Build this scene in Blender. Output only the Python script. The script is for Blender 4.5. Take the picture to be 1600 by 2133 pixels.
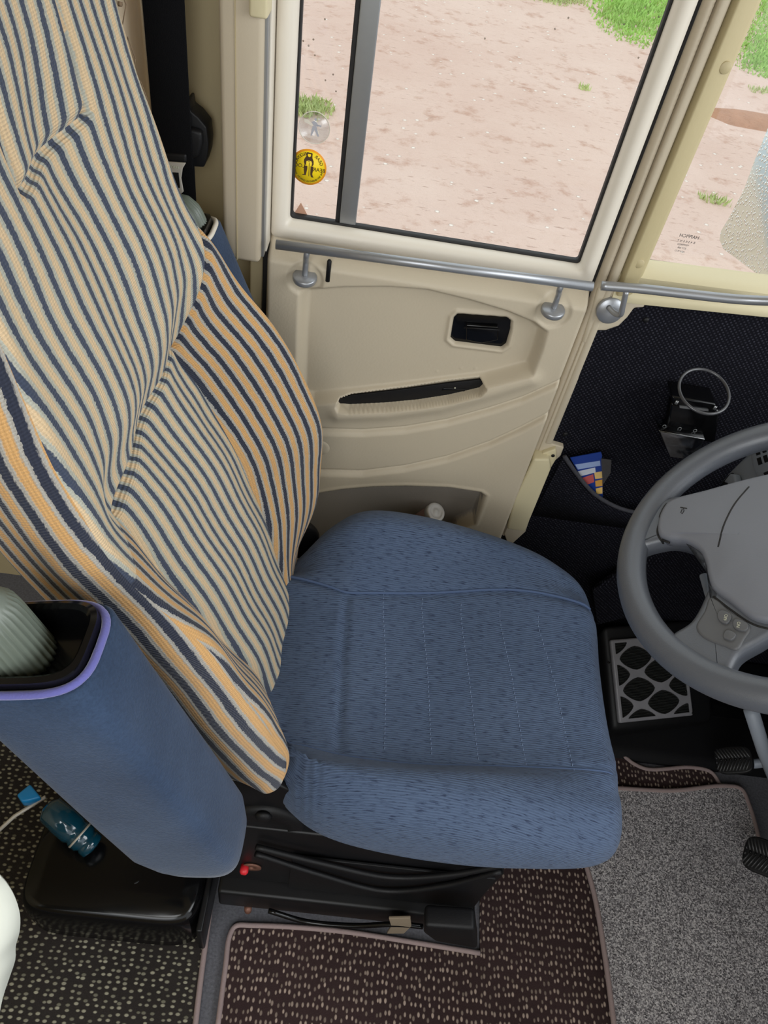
import bpy, bmesh, math, random
import numpy as np
from mathutils import Vector, Matrix
random.seed(7); rng = np.random.default_rng(7)
for o in list(bpy.data.objects): bpy.data.objects.remove(o)
COL = bpy.context.scene.collection
SC = bpy.context.scene

# ---------------------------------------------------------------- camera
F = 1600.0; CAMP = np.array([0.0, 0.0, 1.42])
def nrm(v):
    v = np.array(v, float); return v/np.linalg.norm(v)
_Z = -nrm([510-800, 2500-1066.5, F])
_Y = np.array([950-800, -689-1066.5, F]); _Y = nrm(_Y - _Y.dot(_Z)*_Z)
_X = np.cross(_Y, _Z)
RW = np.array([_X, _Y, _Z])                    # camera (x right, y down, z forward) -> world
cd = bpy.data.cameras.new('camera'); cam = bpy.data.objects.new('camera', cd); COL.objects.link(cam)
m3 = np.column_stack([RW @ [1,0,0], RW @ [0,-1,0], RW @ [0,0,-1]])
M4 = Matrix(m3.tolist()).to_4x4(); M4.translation = Vector(CAMP.tolist()); cam.matrix_world = M4
cd.sensor_fit = 'HORIZONTAL'; cd.sensor_width = 36.0; cd.lens = 36.0*F/1600.0; cd.clip_start = 0.01; cd.clip_end = 200
SC.camera = cam

# ---------------------------------------------------------------- world and light
EXPO = 0.0
SC.view_settings.view_transform = 'Standard'; SC.view_settings.look = 'None'
SC.view_settings.gamma = 1; SC.view_settings.use_curve_mapping = False
SC.view_settings.exposure = EXPO
w = bpy.data.worlds.new('sky'); SC.world = w; w.use_nodes = True
bg = w.node_tree.nodes['Background']; bg.inputs[0].default_value = (0.93, 0.97, 1.0, 1); bg.inputs[1].default_value = 1.4
def area(name, loc, target, sx, sy, power, color=(1,1,1)):
    l = bpy.data.lights.new(name, 'AREA'); l.shape = 'RECTANGLE'; l.size = sx; l.size_y = sy; l.energy = power; l.color = color
    o = bpy.data.objects.new(name, l); COL.objects.link(o); o.location = loc
    o.rotation_euler = (Vector(target)-Vector(loc)).to_track_quat('-Z', 'Y').to_euler(); return o
area('overhead_fill', (-0.05, -0.55, 1.845), (0.1, -0.2, 0.0), 0.75, 0.75, 12, (0.95, 0.98, 1.0))  # added soft overhead fill for wheel and rug; the ceiling has no hatch
area('windshield_daylight', (1.9, 0.0, 1.75), (0.2, 0.5, 0.5), 1.6, 0.9, 22, (0.93, 0.97, 1.0))
area('passenger_window_daylight', (-0.3, -1.3, 1.6), (0.1, 0.6, 0.4), 1.0, 0.7, 9, (0.95, 0.98, 1.0))

# ---------------------------------------------------------------- pixel to place helpers
def ray(px, py): return nrm(RW @ np.array([px-800, py-1066.5, F]))
def on(px, py, x=None, y=None, z=None):
    r = ray(px, py)
    if x is not None: t = (x-CAMP[0])/r[0]
    elif y is not None: t = (y-CAMP[1])/r[1]
    else: t = (z-CAMP[2])/r[2]
    return CAMP + t*r
def onp(px, py, p0, nn):
    r = ray(px, py); return CAMP + r*((np.array(p0)-CAMP).dot(nn)/r.dot(nn))

# ---------------------------------------------------------------- object helpers
def link(o, parent=None):
    COL.objects.link(o)
    if parent is not None: o.parent = parent
    return o
def mobj(name, verts, faces, mats, parent=None, smooth=True, fm=None):
    me = bpy.data.meshes.new(name); me.from_pydata([tuple(map(float, v)) for v in verts], [], [tuple(map(int, f)) for f in faces])
    for m in (mats if isinstance(mats, (list, tuple)) else [mats]): me.materials.append(m)
    me.polygons.foreach_set('use_smooth', [smooth]*len(me.polygons))
    if fm is not None: me.polygons.foreach_set('material_index', fm)
    me.update(); return link(bpy.data.objects.new(name, me), parent)
def thing(name, label, cat, group=None, loc=(0,0,0)):
    o = bpy.data.objects.new(name, None); o.empty_display_size = .02; o.location = loc; COL.objects.link(o)
    o['label'] = label; o['category'] = cat
    if group: o['group'] = group
    return o
def tag(o, label, cat, group=None, kind=None):
    o['label'] = label; o['category'] = cat
    if group: o['group'] = group
    if kind: o['kind'] = kind
    return o
def structure(o): o['kind'] = 'structure'; return o
def par(o, parent):                       # parent keeping the place (parent empties carry only a location)
    o.parent = parent; o.matrix_parent_inverse = Matrix.Translation(-Vector(parent.location)); return o
def bevel(o, w, seg=3, ang=35):
    b = o.modifiers.new('bevel', 'BEVEL'); b.width = w; b.segments = seg; b.limit_method = 'ANGLE'; b.angle_limit = math.radians(ang); return o
def prism(name, pts, vec, mat, parent=None, bev=0, smooth=True, seg=3):
    """closed outline of 3-D points pushed along vec"""
    n = len(pts); P = [np.array(p) for p in pts]; v = np.array(vec, float)
    nn = sum(np.cross(P[i], P[(i+1) % n]) for i in range(n))
    if nn.dot(v) > 0: P = P[::-1]
    V = P + [p+v for p in P]
    Fc = [list(range(n)), list(range(2*n-1, n-1, -1))] + [[i, n+i, n+(i+1) % n, (i+1) % n] for i in range(n)]
    o = mobj(name, V, Fc, mat, parent, smooth)
    if bev: bevel(o, bev, seg)
    if smooth and not bev: o.data.polygons.foreach_set('use_smooth', [False]*len(o.data.polygons))
    return o
def box(name, lo, hi, mat, parent=None, bev=0, seg=3):
    x0, y0, z0 = lo; x1, y1, z1 = hi
    return prism(name, [(x0,y0,z0),(x1,y0,z0),(x1,y1,z0),(x0,y1,z0)], (0,0,z1-z0), mat, parent, bev, seg=seg)
def catmull(P, n, closed=False):
    P = np.array(P, float); m = len(P); out = []
    if closed: Q = np.vstack([P[-1], P, P[0], P[1]]); segs = m
    else: Q = np.vstack([2*P[0]-P[1], P, 2*P[-1]-P[-2]]); segs = m-1
    for i in range(segs):
        p0, p1, p2, p3 = Q[i:i+4]
        t0 = 0; t1 = t0+max(np.linalg.norm(p1-p0), 1e-6)**.5; t2 = t1+max(np.linalg.norm(p2-p1), 1e-6)**.5; t3 = t2+max(np.linalg.norm(p3-p2), 1e-6)**.5
        t = np.linspace(t1, t2, n, endpoint=False)[:, None]
        A1 = (t1-t)/(t1-t0)*p0+(t-t0)/(t1-t0)*p1; A2 = (t2-t)/(t2-t1)*p1+(t-t1)/(t2-t1)*p2; A3 = (t3-t)/(t3-t2)*p2+(t-t2)/(t3-t2)*p3
        B1 = (t2-t)/(t2-t0)*A1+(t-t0)/(t2-t0)*A2; B2 = (t3-t)/(t3-t1)*A2+(t-t1)/(t3-t1)*A3
        out.append((t2-t)/(t2-t1)*B1+(t-t1)/(t2-t1)*B2)
    if not closed: out.append(P[-1:])
    return np.vstack(out)
def tube_geo(path, r, seg=10, closed=False, cap=True, flat=1.0):
    P = np.array(path, float); n = len(P); V = []; Fc = []
    rr = r if hasattr(r, '__len__') else [r]*n
    T = np.array([nrm((P[(i+1) % n] if closed or i < n-1 else P[i])-(P[i-1] if closed or i > 0 else P[i])) for i in range(n)])
    up = np.array([0,0,1.0]) if abs(T[0][2]) < .9 else np.array([1.0,0,0])
    a = nrm(np.cross(T[0], up))
    for i in range(n):
        a = nrm(a-a.dot(T[i])*T[i]); b = np.cross(T[i], a)
        for k in range(seg):
            q = 2*math.pi*k/seg; V.append(P[i]+rr[i]*(math.cos(q)*a+flat*math.sin(q)*b))
    for i in range(n if closed else n-1):
        for k in range(seg):
            j = (i+1) % n; Fc.append([i*seg+k, i*seg+(k+1) % seg, j*seg+(k+1) % seg, j*seg+k])
    if cap and not closed: Fc += [list(range(seg))[::-1], [(n-1)*seg+k for k in range(seg)]]
    return V, Fc
def tube(name, path, r, mat, parent=None, seg=10, closed=False, flat=1.0):
    V, Fc = tube_geo(path, r, seg, closed, flat=flat); return mobj(name, V, Fc, mat, parent)
def merge(geos):
    V = []; Fc = []
    for v, f in geos:
        k = len(V); V += list(v); Fc += [[i+k for i in q] for q in f]
    return V, Fc
def lathe_geo(prof, c, ax, seg=32, rad=None):
    """prof: (radius, height) list along the axis ax from c"""
    ax = nrm(ax); up = np.array([0,0,1.0]) if abs(ax[2]) < .9 else np.array([1.0,0,0]); a = nrm(np.cross(ax, up)); b = np.cross(ax, a); c = np.array(c, float)
    V = []; Fc = []
    for r, h in prof:
        for k in range(seg):
            q = 2*math.pi*k/seg; rk = r*(rad(k, h) if rad else 1); V.append(c+h*ax+rk*(math.cos(q)*a+math.sin(q)*b))
    for i in range(len(prof)-1):
        for k in range(seg): Fc.append([i*seg+k, i*seg+(k+1) % seg, (i+1)*seg+(k+1) % seg, (i+1)*seg+k])
    Fc += [list(range(seg))[::-1], [(len(prof)-1)*seg+k for k in range(seg)]]
    return V, Fc
def lathe(name, prof, c, ax, mat, parent=None, seg=32, rad=None):
    V, Fc = lathe_geo(prof, c, ax, seg, rad); return mobj(name, V, Fc, mat, parent)
def autosmooth(o, deg=40):
    """keep hard edges hard"""
    bm = bmesh.new(); bm.from_mesh(o.data)
    for e in bm.edges:
        if len(e.link_faces) == 2 and e.calc_face_angle(0) > math.radians(deg): e.smooth = False
    bm.to_mesh(o.data); bm.free(); return o
def text(name, s, size, loc, xdir, ydir, mat, parent=None, depth=.0002, align='CENTER'):
    c = bpy.data.curves.new(name, 'FONT'); c.body = s; c.size = size; c.extrude = depth; c.align_x = align; c.align_y = 'CENTER'
    o = bpy.data.objects.new(name, c); COL.objects.link(o)
    dg = bpy.context.evaluated_depsgraph_get(); me = bpy.data.meshes.new_from_object(o.evaluated_get(dg)); bpy.data.objects.remove(o)
    me.name = name; me.materials.clear(); me.materials.append(mat)
    x = Vector(nrm(xdir).tolist()); y = Vector(nrm(ydir).tolist()); z = x.cross(y)
    M = Matrix(((x[0],y[0],z[0]),(x[1],y[1],z[1]),(x[2],y[2],z[2]))).to_4x4(); M.translation = Vector([float(q) for q in loc])
    me.transform(M); o = bpy.data.objects.new(name, me); return link(o, parent)
def sdf(X, Z, poly):
    """signed distance (negative inside) to polygon"""
    P = np.array(poly, float); n = len(P); d = np.full(X.shape, 1e9); ins = np.zeros(X.shape, bool)
    for i in range(n):
        a, b = P[i], P[(i+1) % n]; e = b-a; w0 = X-a[0]; w1 = Z-a[1]
        t = np.clip((w0*e[0]+w1*e[1])/max(e.dot(e), 1e-12), 0, 1); d = np.minimum(d, np.hypot(w0-t*e[0], w1-t*e[1]))
        c = (a[1] > Z) != (b[1] > Z)
        with np.errstate(divide='ignore', invalid='ignore'): xi = (b[0]-a[0])*(Z-a[1])/(b[1]-a[1])+a[0]
        ins ^= c & (X < xi)
    return np.where(ins, -d, d)
def dline(X, Z, pl):
    P = np.array(pl, float); d = np.full(X.shape, 1e9)
    for a, b in zip(P[:-1], P[1:]):
        e = b-a; w0 = X-a[0]; w1 = Z-a[1]; t = np.clip((w0*e[0]+w1*e[1])/e.dot(e), 0, 1); d = np.minimum(d, np.hypot(w0-t*e[0], w1-t*e[1]))
    return d
def sst(x): x = np.clip(x, 0, 1); return x*x*(3-2*x)

# ---------------------------------------------------------------- materials
def mat(name, color, rough=.5, metal=0, spec=.5, bump=0, bscale=300, var=0, vscale=20, coat=0, sheen=0, bdist=.001):
    m = bpy.data.materials.new(name); m.use_nodes = True; nt = m.node_tree; b = nt.nodes['Principled BSDF']
    b.inputs['Base Color'].default_value = (*color, 1); b.inputs['Roughness'].default_value = rough; b.inputs['Metallic'].default_value = metal
    b.inputs['Specular IOR Level'].default_value = spec; b.inputs['Coat Weight'].default_value = coat; b.inputs['Sheen Weight'].default_value = sheen
    tc = nt.nodes.new('ShaderNodeTexCoord')
    if bump:
        n = nt.nodes.new('ShaderNodeTexNoise'); n.inputs['Scale'].default_value = bscale; n.inputs['Detail'].default_value = 3
        nt.links.new(tc.outputs['Object'], n.inputs['Vector'])
        bp = nt.nodes.new('ShaderNodeBump'); bp.inputs['Strength'].default_value = bump; bp.inputs['Distance'].default_value = bdist
        nt.links.new(n.outputs['Fac'], bp.inputs['Height']); nt.links.new(bp.outputs['Normal'], b.inputs['Normal'])
    if var:
        n2 = nt.nodes.new('ShaderNodeTexNoise'); n2.inputs['Scale'].default_value = vscale; n2.inputs['Detail'].default_value = 5
        nt.links.new(tc.outputs['Object'], n2.inputs['Vector'])
        mx = nt.nodes.new('ShaderNodeMix'); mx.data_type = 'RGBA'
        mx.inputs[6].default_value = (*[c*(1-var) for c in color], 1); mx.inputs[7].default_value = (*[min(c*(1+var), 1) for c in color], 1)
        nt.links.new(n2.outputs['Fac'], mx.inputs[0]); nt.links.new(mx.outputs[2], b.inputs['Base Color'])
    return m
class NT:
    """small node builder"""
    def __init__(s, name):
        s.m = bpy.data.materials.new(name); s.m.use_nodes = True; s.t = s.m.node_tree; s.b = s.t.nodes['Principled BSDF']
    def n(s, typ, ins={}, **kw):
        nd = s.t.nodes.new(typ)
        for k, v in kw.items(): setattr(nd, k, v)
        for k, v in ins.items(): s.set(nd, k, v)
        return nd
    def set(s, nd, k, v):
        if hasattr(v, 'is_linked'): s.t.links.new(v, nd.inputs[k])
        else: nd.inputs[k].default_value = v
    def math(s, op, a, b=0.0, c=0.0, clamp=False):
        nd = s.n('ShaderNodeMath', operation=op, use_clamp=clamp); s.set(nd, 0, a); s.set(nd, 1, b); s.set(nd, 2, c); return nd.outputs[0]
    def mix(s, f, a, b):
        nd = s.n('ShaderNodeMix', data_type='RGBA'); s.set(nd, 0, f); s.set(nd, 6, a); s.set(nd, 7, b); return nd.outputs[2]
    def ramp(s, f, stops, interp='LINEAR'):
        nd = s.n('ShaderNodeValToRGB'); cr = nd.color_ramp; cr.interpolation = interp
        while len(cr.elements) < len(stops): cr.elements.new(.5)
        for e, (p, c) in zip(cr.elements, stops): e.position = p; e.color = (*c, 1) if len(c) == 3 else c
        s.set(nd, 0, f); return nd.outputs[0]
    def noise(s, v, scale, detail=2, rough=.5):
        nd = s.n('ShaderNodeTexNoise', {'Scale': scale, 'Detail': detail, 'Roughness': rough, 'Vector': v}); return nd.outputs['Fac']
    def mapv(s, v, sc): return s.n('ShaderNodeMapping', {'Vector': v, 'Scale': sc}).outputs[0]
    def bump(s, h, st, dist): s.set(s.b, 'Normal', s.n('ShaderNodeBump', {'Strength': st, 'Distance': dist, 'Height': h}).outputs[0])
    def p(s, **kw):
        for k, v in kw.items(): s.set(s.b, k.replace('_', ' '), v)
def srgb(r, g, b): return tuple(((c/255)/12.92 if c/255 <= .04045 else ((c/255+.055)/1.055)**2.4) for c in (r, g, b))

def stripes(name, navy, grey, tan, a, b_, c):
    s = NT(name); tc = s.n('ShaderNodeTexCoord'); uv = tc.outputs['UV']
    sp = s.n('ShaderNodeSeparateXYZ', {0: uv}); u, v = sp.outputs[0], sp.outputs[1]
    wob = s.noise(s.mapv(uv, (1.2, 60, 1)), 1.0, 2)
    jag = s.noise(s.mapv(uv, (18, 420, 1)), 1.0, 1)
    u2 = s.math('ADD', s.math('ADD', u, s.math('MULTIPLY', s.math('SUBTRACT', wob, .5), .10)), s.math('MULTIPLY', s.math('SUBTRACT', jag, .5), .13))
    f = s.math('FRACT', u2)
    e = .025
    colr = s.ramp(f, [(0, navy), (a-e, navy), (a+e, grey), (b_-e, grey), (b_+e, tan), (c-e, tan), (c+e, grey), (1-e, grey)])
    fine = s.math('SINE', s.math('MULTIPLY', u, 6.2832*7))            # fine lengthwise cords
    cross = s.math('SINE', s.math('MULTIPLY', v, 6.2832*420))          # knit rows
    wv = s.noise(s.mapv(uv, (30, 700, 1)), 1.0, 2)
    k = s.math('ADD', s.math('ADD', s.math('MULTIPLY', fine, .07), s.math('MULTIPLY', cross, .06)), s.math('ADD', s.math('MULTIPLY', wv, .5), .76))
    col = s.n('ShaderNodeVectorMath', operation='SCALE'); s.set(col, 0, colr); s.set(col, 'Scale', k)
    s.p(Base_Color=col.outputs[0], Roughness=.95, Specular_IOR_Level=.15, Sheen_Weight=.15)
    s.bump(s.math('ADD', s.math('MULTIPLY', fine, .5), s.math('ADD', cross, s.math('MULTIPLY', wv, 2))), .5, .0008)
    return s.m
M_ctr = stripes('striped_knit_pale', srgb(62,70,88), srgb(170,170,158), srgb(208,182,146), .31, .49, .83)
M_bol = stripes('striped_knit_warm', srgb(46,50,64), srgb(164,160,152), srgb(200,156,102), .34, .49, .85)

def blue_cloth():
    s = NT('blue_ribbed_cloth'); uv = s.n('ShaderNodeTexCoord').outputs['UV']
    sp = s.n('ShaderNodeSeparateXYZ', {0: uv})
    wob = s.noise(s.mapv(uv, (14, 25, 1)), 1.0, 3)
    rib = s.math('SINE', s.math('ADD', s.math('MULTIPLY', sp.outputs[1], 6.2832/.0032), s.math('MULTIPLY', wob, 9)))
    slub = s.noise(s.mapv(uv, (68, 640, 1)), 1.0, 3, .6)
    sl = s.ramp(slub, [(.35, (0,0,0)), (.47, (1,1,1))])
    soft = s.noise(s.mapv(uv, (7, 7, 1)), 1.0, 3)
    base = s.mix(soft, (*srgb(68,83,108), 1), (*srgb(85,100,125), 1))
    c2 = s.mix(sl, (*srgb(42,52,75), 1), base)
    col = s.n('ShaderNodeVectorMath', operation='SCALE'); s.set(col, 0, c2); s.set(col, 'Scale', s.math('ADD', s.math('MULTIPLY', rib, .12), .96))
    s.p(Base_Color=col.outputs[0], Roughness=.9, Specular_IOR_Level=.2, Sheen_Weight=.08)
    s.bump(s.math('ADD', rib, s.math('MULTIPLY', sl, .7)), .45, .0006); return s.m
M_blue = blue_cloth()
M_pipe = mat('blue_piping', srgb(76,92,122), .8, spec=.2)
M_stitch = mat('pale_thread', srgb(118,136,166), .8)
def velour():
    s = NT('blue_velour'); oc = s.n('ShaderNodeTexCoord').outputs['Object']
    n1 = s.noise(oc, 14, 4); n2 = s.noise(oc, 330, 3, .7)
    base = s.mix(n1, (*srgb(36,50,72), 1), (*srgb(60,76,101), 1))
    col = s.n('ShaderNodeVectorMath', operation='SCALE'); s.set(col, 0, base); s.set(col, 'Scale', s.math('ADD', s.math('MULTIPLY', n2, .8), .6))
    s.p(Base_Color=col.outputs[0], Roughness=.95, Specular_IOR_Level=.1, Sheen_Weight=.2, Sheen_Roughness=.4)
    s.bump(n2, .5, .0012); return s.m
M_vel = velour()
M_purp = mat('purple_piping', srgb(92,92,160), .9, bump=.5, bscale=500, sheen=.4)
M_cream = mat('cream_door_plastic', srgb(192,180,158), .5, spec=.4, bump=.25, bscale=260, var=.03, vscale=4)
M_cream2 = mat('cream_frame_plastic', srgb(222,214,200), .42, spec=.45, bump=.08, bscale=200)
M_yel = mat('aged_cream_plastic', srgb(206,195,160), .5, bump=.2, bscale=160)
M_wall = mat('beige_wall', srgb(178,163,128), .6, bump=.15, bscale=240, var=.03, vscale=3)
M_beige = mat('beige_cassette', srgb(188,175,153), .5, bump=.1, bscale=400)
M_pocket = mat('taupe_pocket_felt', srgb(150,142,132), .9, bump=.4, bscale=600)
M_blk = mat('black_plastic', (.006,.006,.007), .5, spec=.3, bump=.2, bscale=500)
M_gloss = mat('glossy_black', (.003,.003,.0035), .16, spec=.35)
M_rubber = mat('black_rubber', (.012,.011,.011), .7)
M_metal = mat('black_painted_metal', (.006,.006,.007), .4, spec=.3, var=.3, vscale=30)
M_alu = mat('satin_aluminium', srgb(160,162,164), .38, metal=.75, var=.05, vscale=60)
M_rail = mat('silver_rail_paint', srgb(158,160,164), .33, metal=.6, spec=.6)
M_steel = mat('brushed_steel', srgb(196,190,180), .4, metal=.25)
M_knob = mat('grey_green_knob', srgb(100,108,98), .38, spec=.5)
M_wheel = mat('grey_grained_wheel_plastic', srgb(88,92,100), .36, bump=.35, bscale=900, spec=.7, bdist=.0006)
M_pad = mat('grey_wheel_pad', srgb(120,123,132), .5, bump=.1, bscale=600, var=.04, vscale=8)
M_switch = mat('grey_switch', srgb(92,93,96), .5)
M_dash = mat('grey_dash_plastic', srgb(148,156,168), .45, bump=.1, bscale=500)
M_print = mat('pale_lettering', srgb(200,200,180), .6)
M_dark = mat('dark_footwell_plastic', (.005,.005,.006), .65, spec=.2, bump=.3, bscale=300)
M_red = mat('red_plastic', srgb(210,40,50), .4)
M_copper = mat('rusty_washer', srgb(120,84,70), .5, metal=.4)
M_tape = mat('tan_tape', srgb(140,126,108), .6, bump=.3, bscale=80)
M_white = mat('white_cap_plastic', srgb(214,210,204), .4)
M_bpad = mat('pink_grey_binding', srgb(150,132,130), .9, bump=.6, bscale=420, var=.08, vscale=60)

def dot_carpet(name, base, fleck, sc, rnd=.45, th=.3, dark=None, stretch=(1,1,1)):
    s = NT(name); oc = s.n('ShaderNodeTexCoord').outputs['Object']
    mp = s.mapv(oc, tuple(q*sc for q in stretch))
    vo = s.n('ShaderNodeTexVoronoi', {'Vector': mp, 'Scale': 1.0, 'Randomness': rnd})
    vo.voronoi_dimensions = '3D' if stretch[1] == 'x' else '2D'
    rnd_c = s.n('ShaderNodeSeparateColor', {0: vo.outputs['Color']})
    fac = s.ramp(s.math('ADD', vo.outputs['Distance'], s.math('MULTIPLY', rnd_c.outputs[0], .07)), [(th, (1,1,1)), (th+.14, (0,0,0))])
    nz = s.noise(oc, 900, 2); br = s.math('ADD', s.math('MULTIPLY', rnd_c.outputs[1], .7), .45)
    fl = s.n('ShaderNodeVectorMath', operation='SCALE'); s.set(fl, 0, (*fleck,)); s.set(fl, 'Scale', br)
    soft = s.noise(oc, 5, 3); bs = s.mix(soft, (*[c*.6 for c in base], 1), (*[c*1.5 for c in base], 1))
    b2 = s.n('ShaderNodeVectorMath', operation='SCALE'); s.set(b2, 0, bs); s.set(b2, 'Scale', s.math('ADD', nz, .5))
    s.p(Base_Color=s.mix(fac, b2.outputs[0], fl.outputs[0]), Roughness=.95, Specular_IOR_Level=.1)
    s.bump(s.math('ADD', fac, s.math('MULTIPLY', nz, .5)), .6, .0015); return s.m
M_mat = dot_carpet('brown_flecked_mat', srgb(56,43,43), srgb(166,148,136), 104, .55, .2, stretch=(1.25, .72, 1))
M_mat2 = dot_carpet('dark_green_flecked_mat', srgb(46,42,40), srgb(150,146,128), 100, .55, .2, stretch=(.78, 1.2, 1))
def wall_carpet():
    s = NT('black_woven_lining'); oc = s.n('ShaderNodeTexCoord').outputs['Object']
    sp = s.n('ShaderNodeSeparateXYZ', {0: oc}); cb = s.n('ShaderNodeCombineXYZ', {0: sp.outputs[0], 1: sp.outputs[2]})
    rt = s.n('ShaderNodeMapping', {'Vector': cb.outputs[0], 'Rotation': (0, 0, .785), 'Scale': (200, 200, 1)})
    vo = s.n('ShaderNodeTexVoronoi', {'Vector': rt.outputs[0], 'Scale': 1.0, 'Randomness': .12}, voronoi_dimensions='2D')
    sc = s.n('ShaderNodeSeparateColor', {0: vo.outputs['Color']})
    f = s.math('MULTIPLY', s.ramp(vo.outputs['Distance'], [(.2, (1,1,1)), (.34, (0,0,0))]), s.math('ADD', s.math('MULTIPLY', sc.outputs[0], .7), .3))
    s.p(Base_Color=s.mix(f, (.004,.004,.007,1), (.036,.036,.048,1)), Roughness=.9, Specular_IOR_Level=.12)
    s.bump(f, .5, .001); return s.m
M_lining = wall_carpet()
def speckle():
    s = NT('grey_speckled_pile'); oc = s.n('ShaderNodeTexCoord').outputs['Object']
    v = s.n('ShaderNodeTexVoronoi', {'Vector': oc, 'Scale': 520.0}); sc = s.n('ShaderNodeSeparateColor', {0: v.outputs['Color']})
    n2 = s.noise(oc, 380, 4, .7); n3 = s.noise(oc, 5, 3)
    t = s.math('ADD', s.math('MULTIPLY', sc.outputs[0], .5), s.math('MULTIPLY', n2, .6))
    c = s.ramp(t, [(.25, srgb(62,60,62)), (.48, srgb(136,132,135)), (.62, srgb(172,168,170)), (.8, srgb(225,220,220))])
    k = s.n('ShaderNodeVectorMath', operation='SCALE'); s.set(k, 0, c); s.set(k, 'Scale', s.math('ADD', s.math('MULTIPLY', n3, .5), .72))
    s.p(Base_Color=k.outputs[0], Roughness=.95, Specular_IOR_Level=.1); s.bump(t, .8, .003); return s.m
M_rug = speckle()
M_floorc = mat('grey_felt_floor', srgb(92,92,98), .95, bump=.8, bscale=260, var=.55, vscale=240)

def ground_mat():
    s = NT('wet_red_dirt'); oc = s.n('ShaderNodeTexCoord').outputs['Object']
    n1 = s.noise(oc, .7, 6, .6); n2 = s.noise(oc, 6, 6, .65); n3 = s.noise(s.mapv(oc, (9, 30, 1)), 1, 4, .6)
    c = s.mix(n1, (*srgb(200,166,150), 1), (*srgb(230,208,194), 1))
    c = s.mix(s.ramp(n2, [(.28, (1,1,1)), (.46, (0,0,0))]), c, (*srgb(186,148,128), 1))
    c = s.mix(s.ramp(n3, [(.30, (1,1,1)), (.38, (0,0,0))]), c, (*srgb(182,152,136), 1))
    v = s.n('ShaderNodeTexVoronoi', {'Vector': oc, 'Scale': 11.0}); sc = s.n('ShaderNodeSeparateColor', {0: v.outputs['Color']})
    peb = s.math('MULTIPLY', s.ramp(v.outputs['Distance'], [(.12, (1,1,1)), (.2, (0,0,0))]), s.math('GREATER_THAN', sc.outputs[0], .72))
    c = s.mix(peb, c, (*srgb(240,228,216), 1))
    s.p(Base_Color=c, Roughness=.7, Specular_IOR_Level=.3)
    s.bump(s.math('ADD', n2, s.math('MULTIPLY', peb, .2)), .8, .05); return s.m
M_dirt = ground_mat()
M_grass = mat('bright_grass', srgb(168,208,112), .8, var=.35, vscale=3)
M_grass2 = mat('pale_thin_grass', srgb(188,202,138), .8, var=.3, vscale=6)
M_dirtpile = mat('brown_soil', srgb(176,132,104), .9, bump=1, bscale=20, var=.2, vscale=10, bdist=.03)
def glass(name, tint=(1,1,1), refl=.06, rough=.02):
    m = bpy.data.materials.new(name); m.use_nodes = True; t = m.node_tree; t.nodes.clear()
    o = t.nodes.new('ShaderNodeOutputMaterial'); mx = t.nodes.new('ShaderNodeMixShader'); tr = t.nodes.new('ShaderNodeBsdfTransparent'); gl = t.nodes.new('ShaderNodeBsdfGlossy')
    tr.inputs[0].default_value = (*tint, 1); gl.inputs['Roughness'].default_value = rough; mx.inputs[0].default_value = refl
    t.links.new(tr.outputs[0], mx.inputs[1]); t.links.new(gl.outputs[0], mx.inputs[2]); t.links.new(mx.outputs[0], o.inputs[0]); return m
M_glass = glass('clear_window_glass', (.97,.985,.98), .03)
M_clear = glass('clear_film', (.9,.92,.93), .10, .2)
M_drop = glass('water_drop', (.45,.42,.38), .12, .05)
M_plas = glass('clear_plastic', (.55,.58,.62), .25, .1)
M_teal = mat('teal_bottle', srgb(10,60,78), .1, coat=.6)
M_bluecap = mat('bright_blue_plastic', srgb(30,130,190), .3)
# ================================================================ SETTING
GZ = -0.9
gv = [(x, y, GZ+.02*math.sin(x*1.7)*math.sin(y*1.3)) for y in np.linspace(.6, 40, 60) for x in np.linspace(-20, 30, 60)]
ground = structure(mobj('ground', gv, [[i*60+j, i*60+j+1, (i+1)*60+j+1, (i+1)*60+j] for i in range(59) for j in range(59)], M_dirt))
box('floor', (-1.45,-1.45,-.03), (1.5,.99,0), M_floorc)['kind'] = 'structure'
XL, XR = -.1435, .300                       # door edges
wl = box('wall_left', (-1.4,.965,-.1), (XL-.006,1.0,1.85), M_wall); structure(wl)
structure(box('ceiling', (-1.45,-1.45,1.86), (1.05,1.0,1.9), M_wall))
structure(box('wall_rear', (-1.45,-1.45,-.03), (-1.4,1.0,1.9), M_wall))
structure(box('wall_right', (-1.45,-1.45,-.03), (1.3,-1.4,.85), M_wall))
structure(box('wall_left_header', (XL-.006,.965,1.66), (1.5,1.0,1.85), M_wall))
structure(box('wall_left_sill', (XL-.006,.972,-.1), (XR+.02,1.0,.22), M_dark))
# narrow vertical joint line of the beige wall, below the blind cassette
structure(box('trim_1', (XL-.0065,.944,.1), (XL-.0005,.97,1.7), M_rubber, bev=.001))

# ---------------------------------------------------------------- door_1
door = thing('door_1', '', ''); del door['label']; del door['category']; structure(door)
DY = .955
def dp(px, py): q = on(px, py, y=.94); return (q[0], q[2])
def z4(l): return [dp(540+a*.4375, 480+b*.4375) for a, b in l]
nx, nz = 250, 380
gx = np.linspace(XL, XR, nx); gz = np.linspace(.19, .888, nz); GX, GZg = np.meshgrid(gx, gz)
rec = z4([(200,275),(400,258),(620,256),(800,270),(1000,318),(1180,372),(1310,425),(1365,470),(1340,560),(1300,665),(1080,722),(900,742),(640,775),(400,800),(260,815),(185,800),(190,500)])
slot = z4([(370,822),(385,800),(440,788),(600,770),(700,758),(900,730),(1050,713),(1078,735),(1050,762),(900,797),(750,820),(600,834),(430,842),(380,838)])
bez = z4([(925,440),(945,420),(1180,437),(1203,455),(1200,500),(1180,570),(1155,588),(930,560),(908,540)])
g1 = z4([(200,915),(310,930),(500,935),(700,920),(900,885),(1100,830),(1250,780),(1450,690)])
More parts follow.
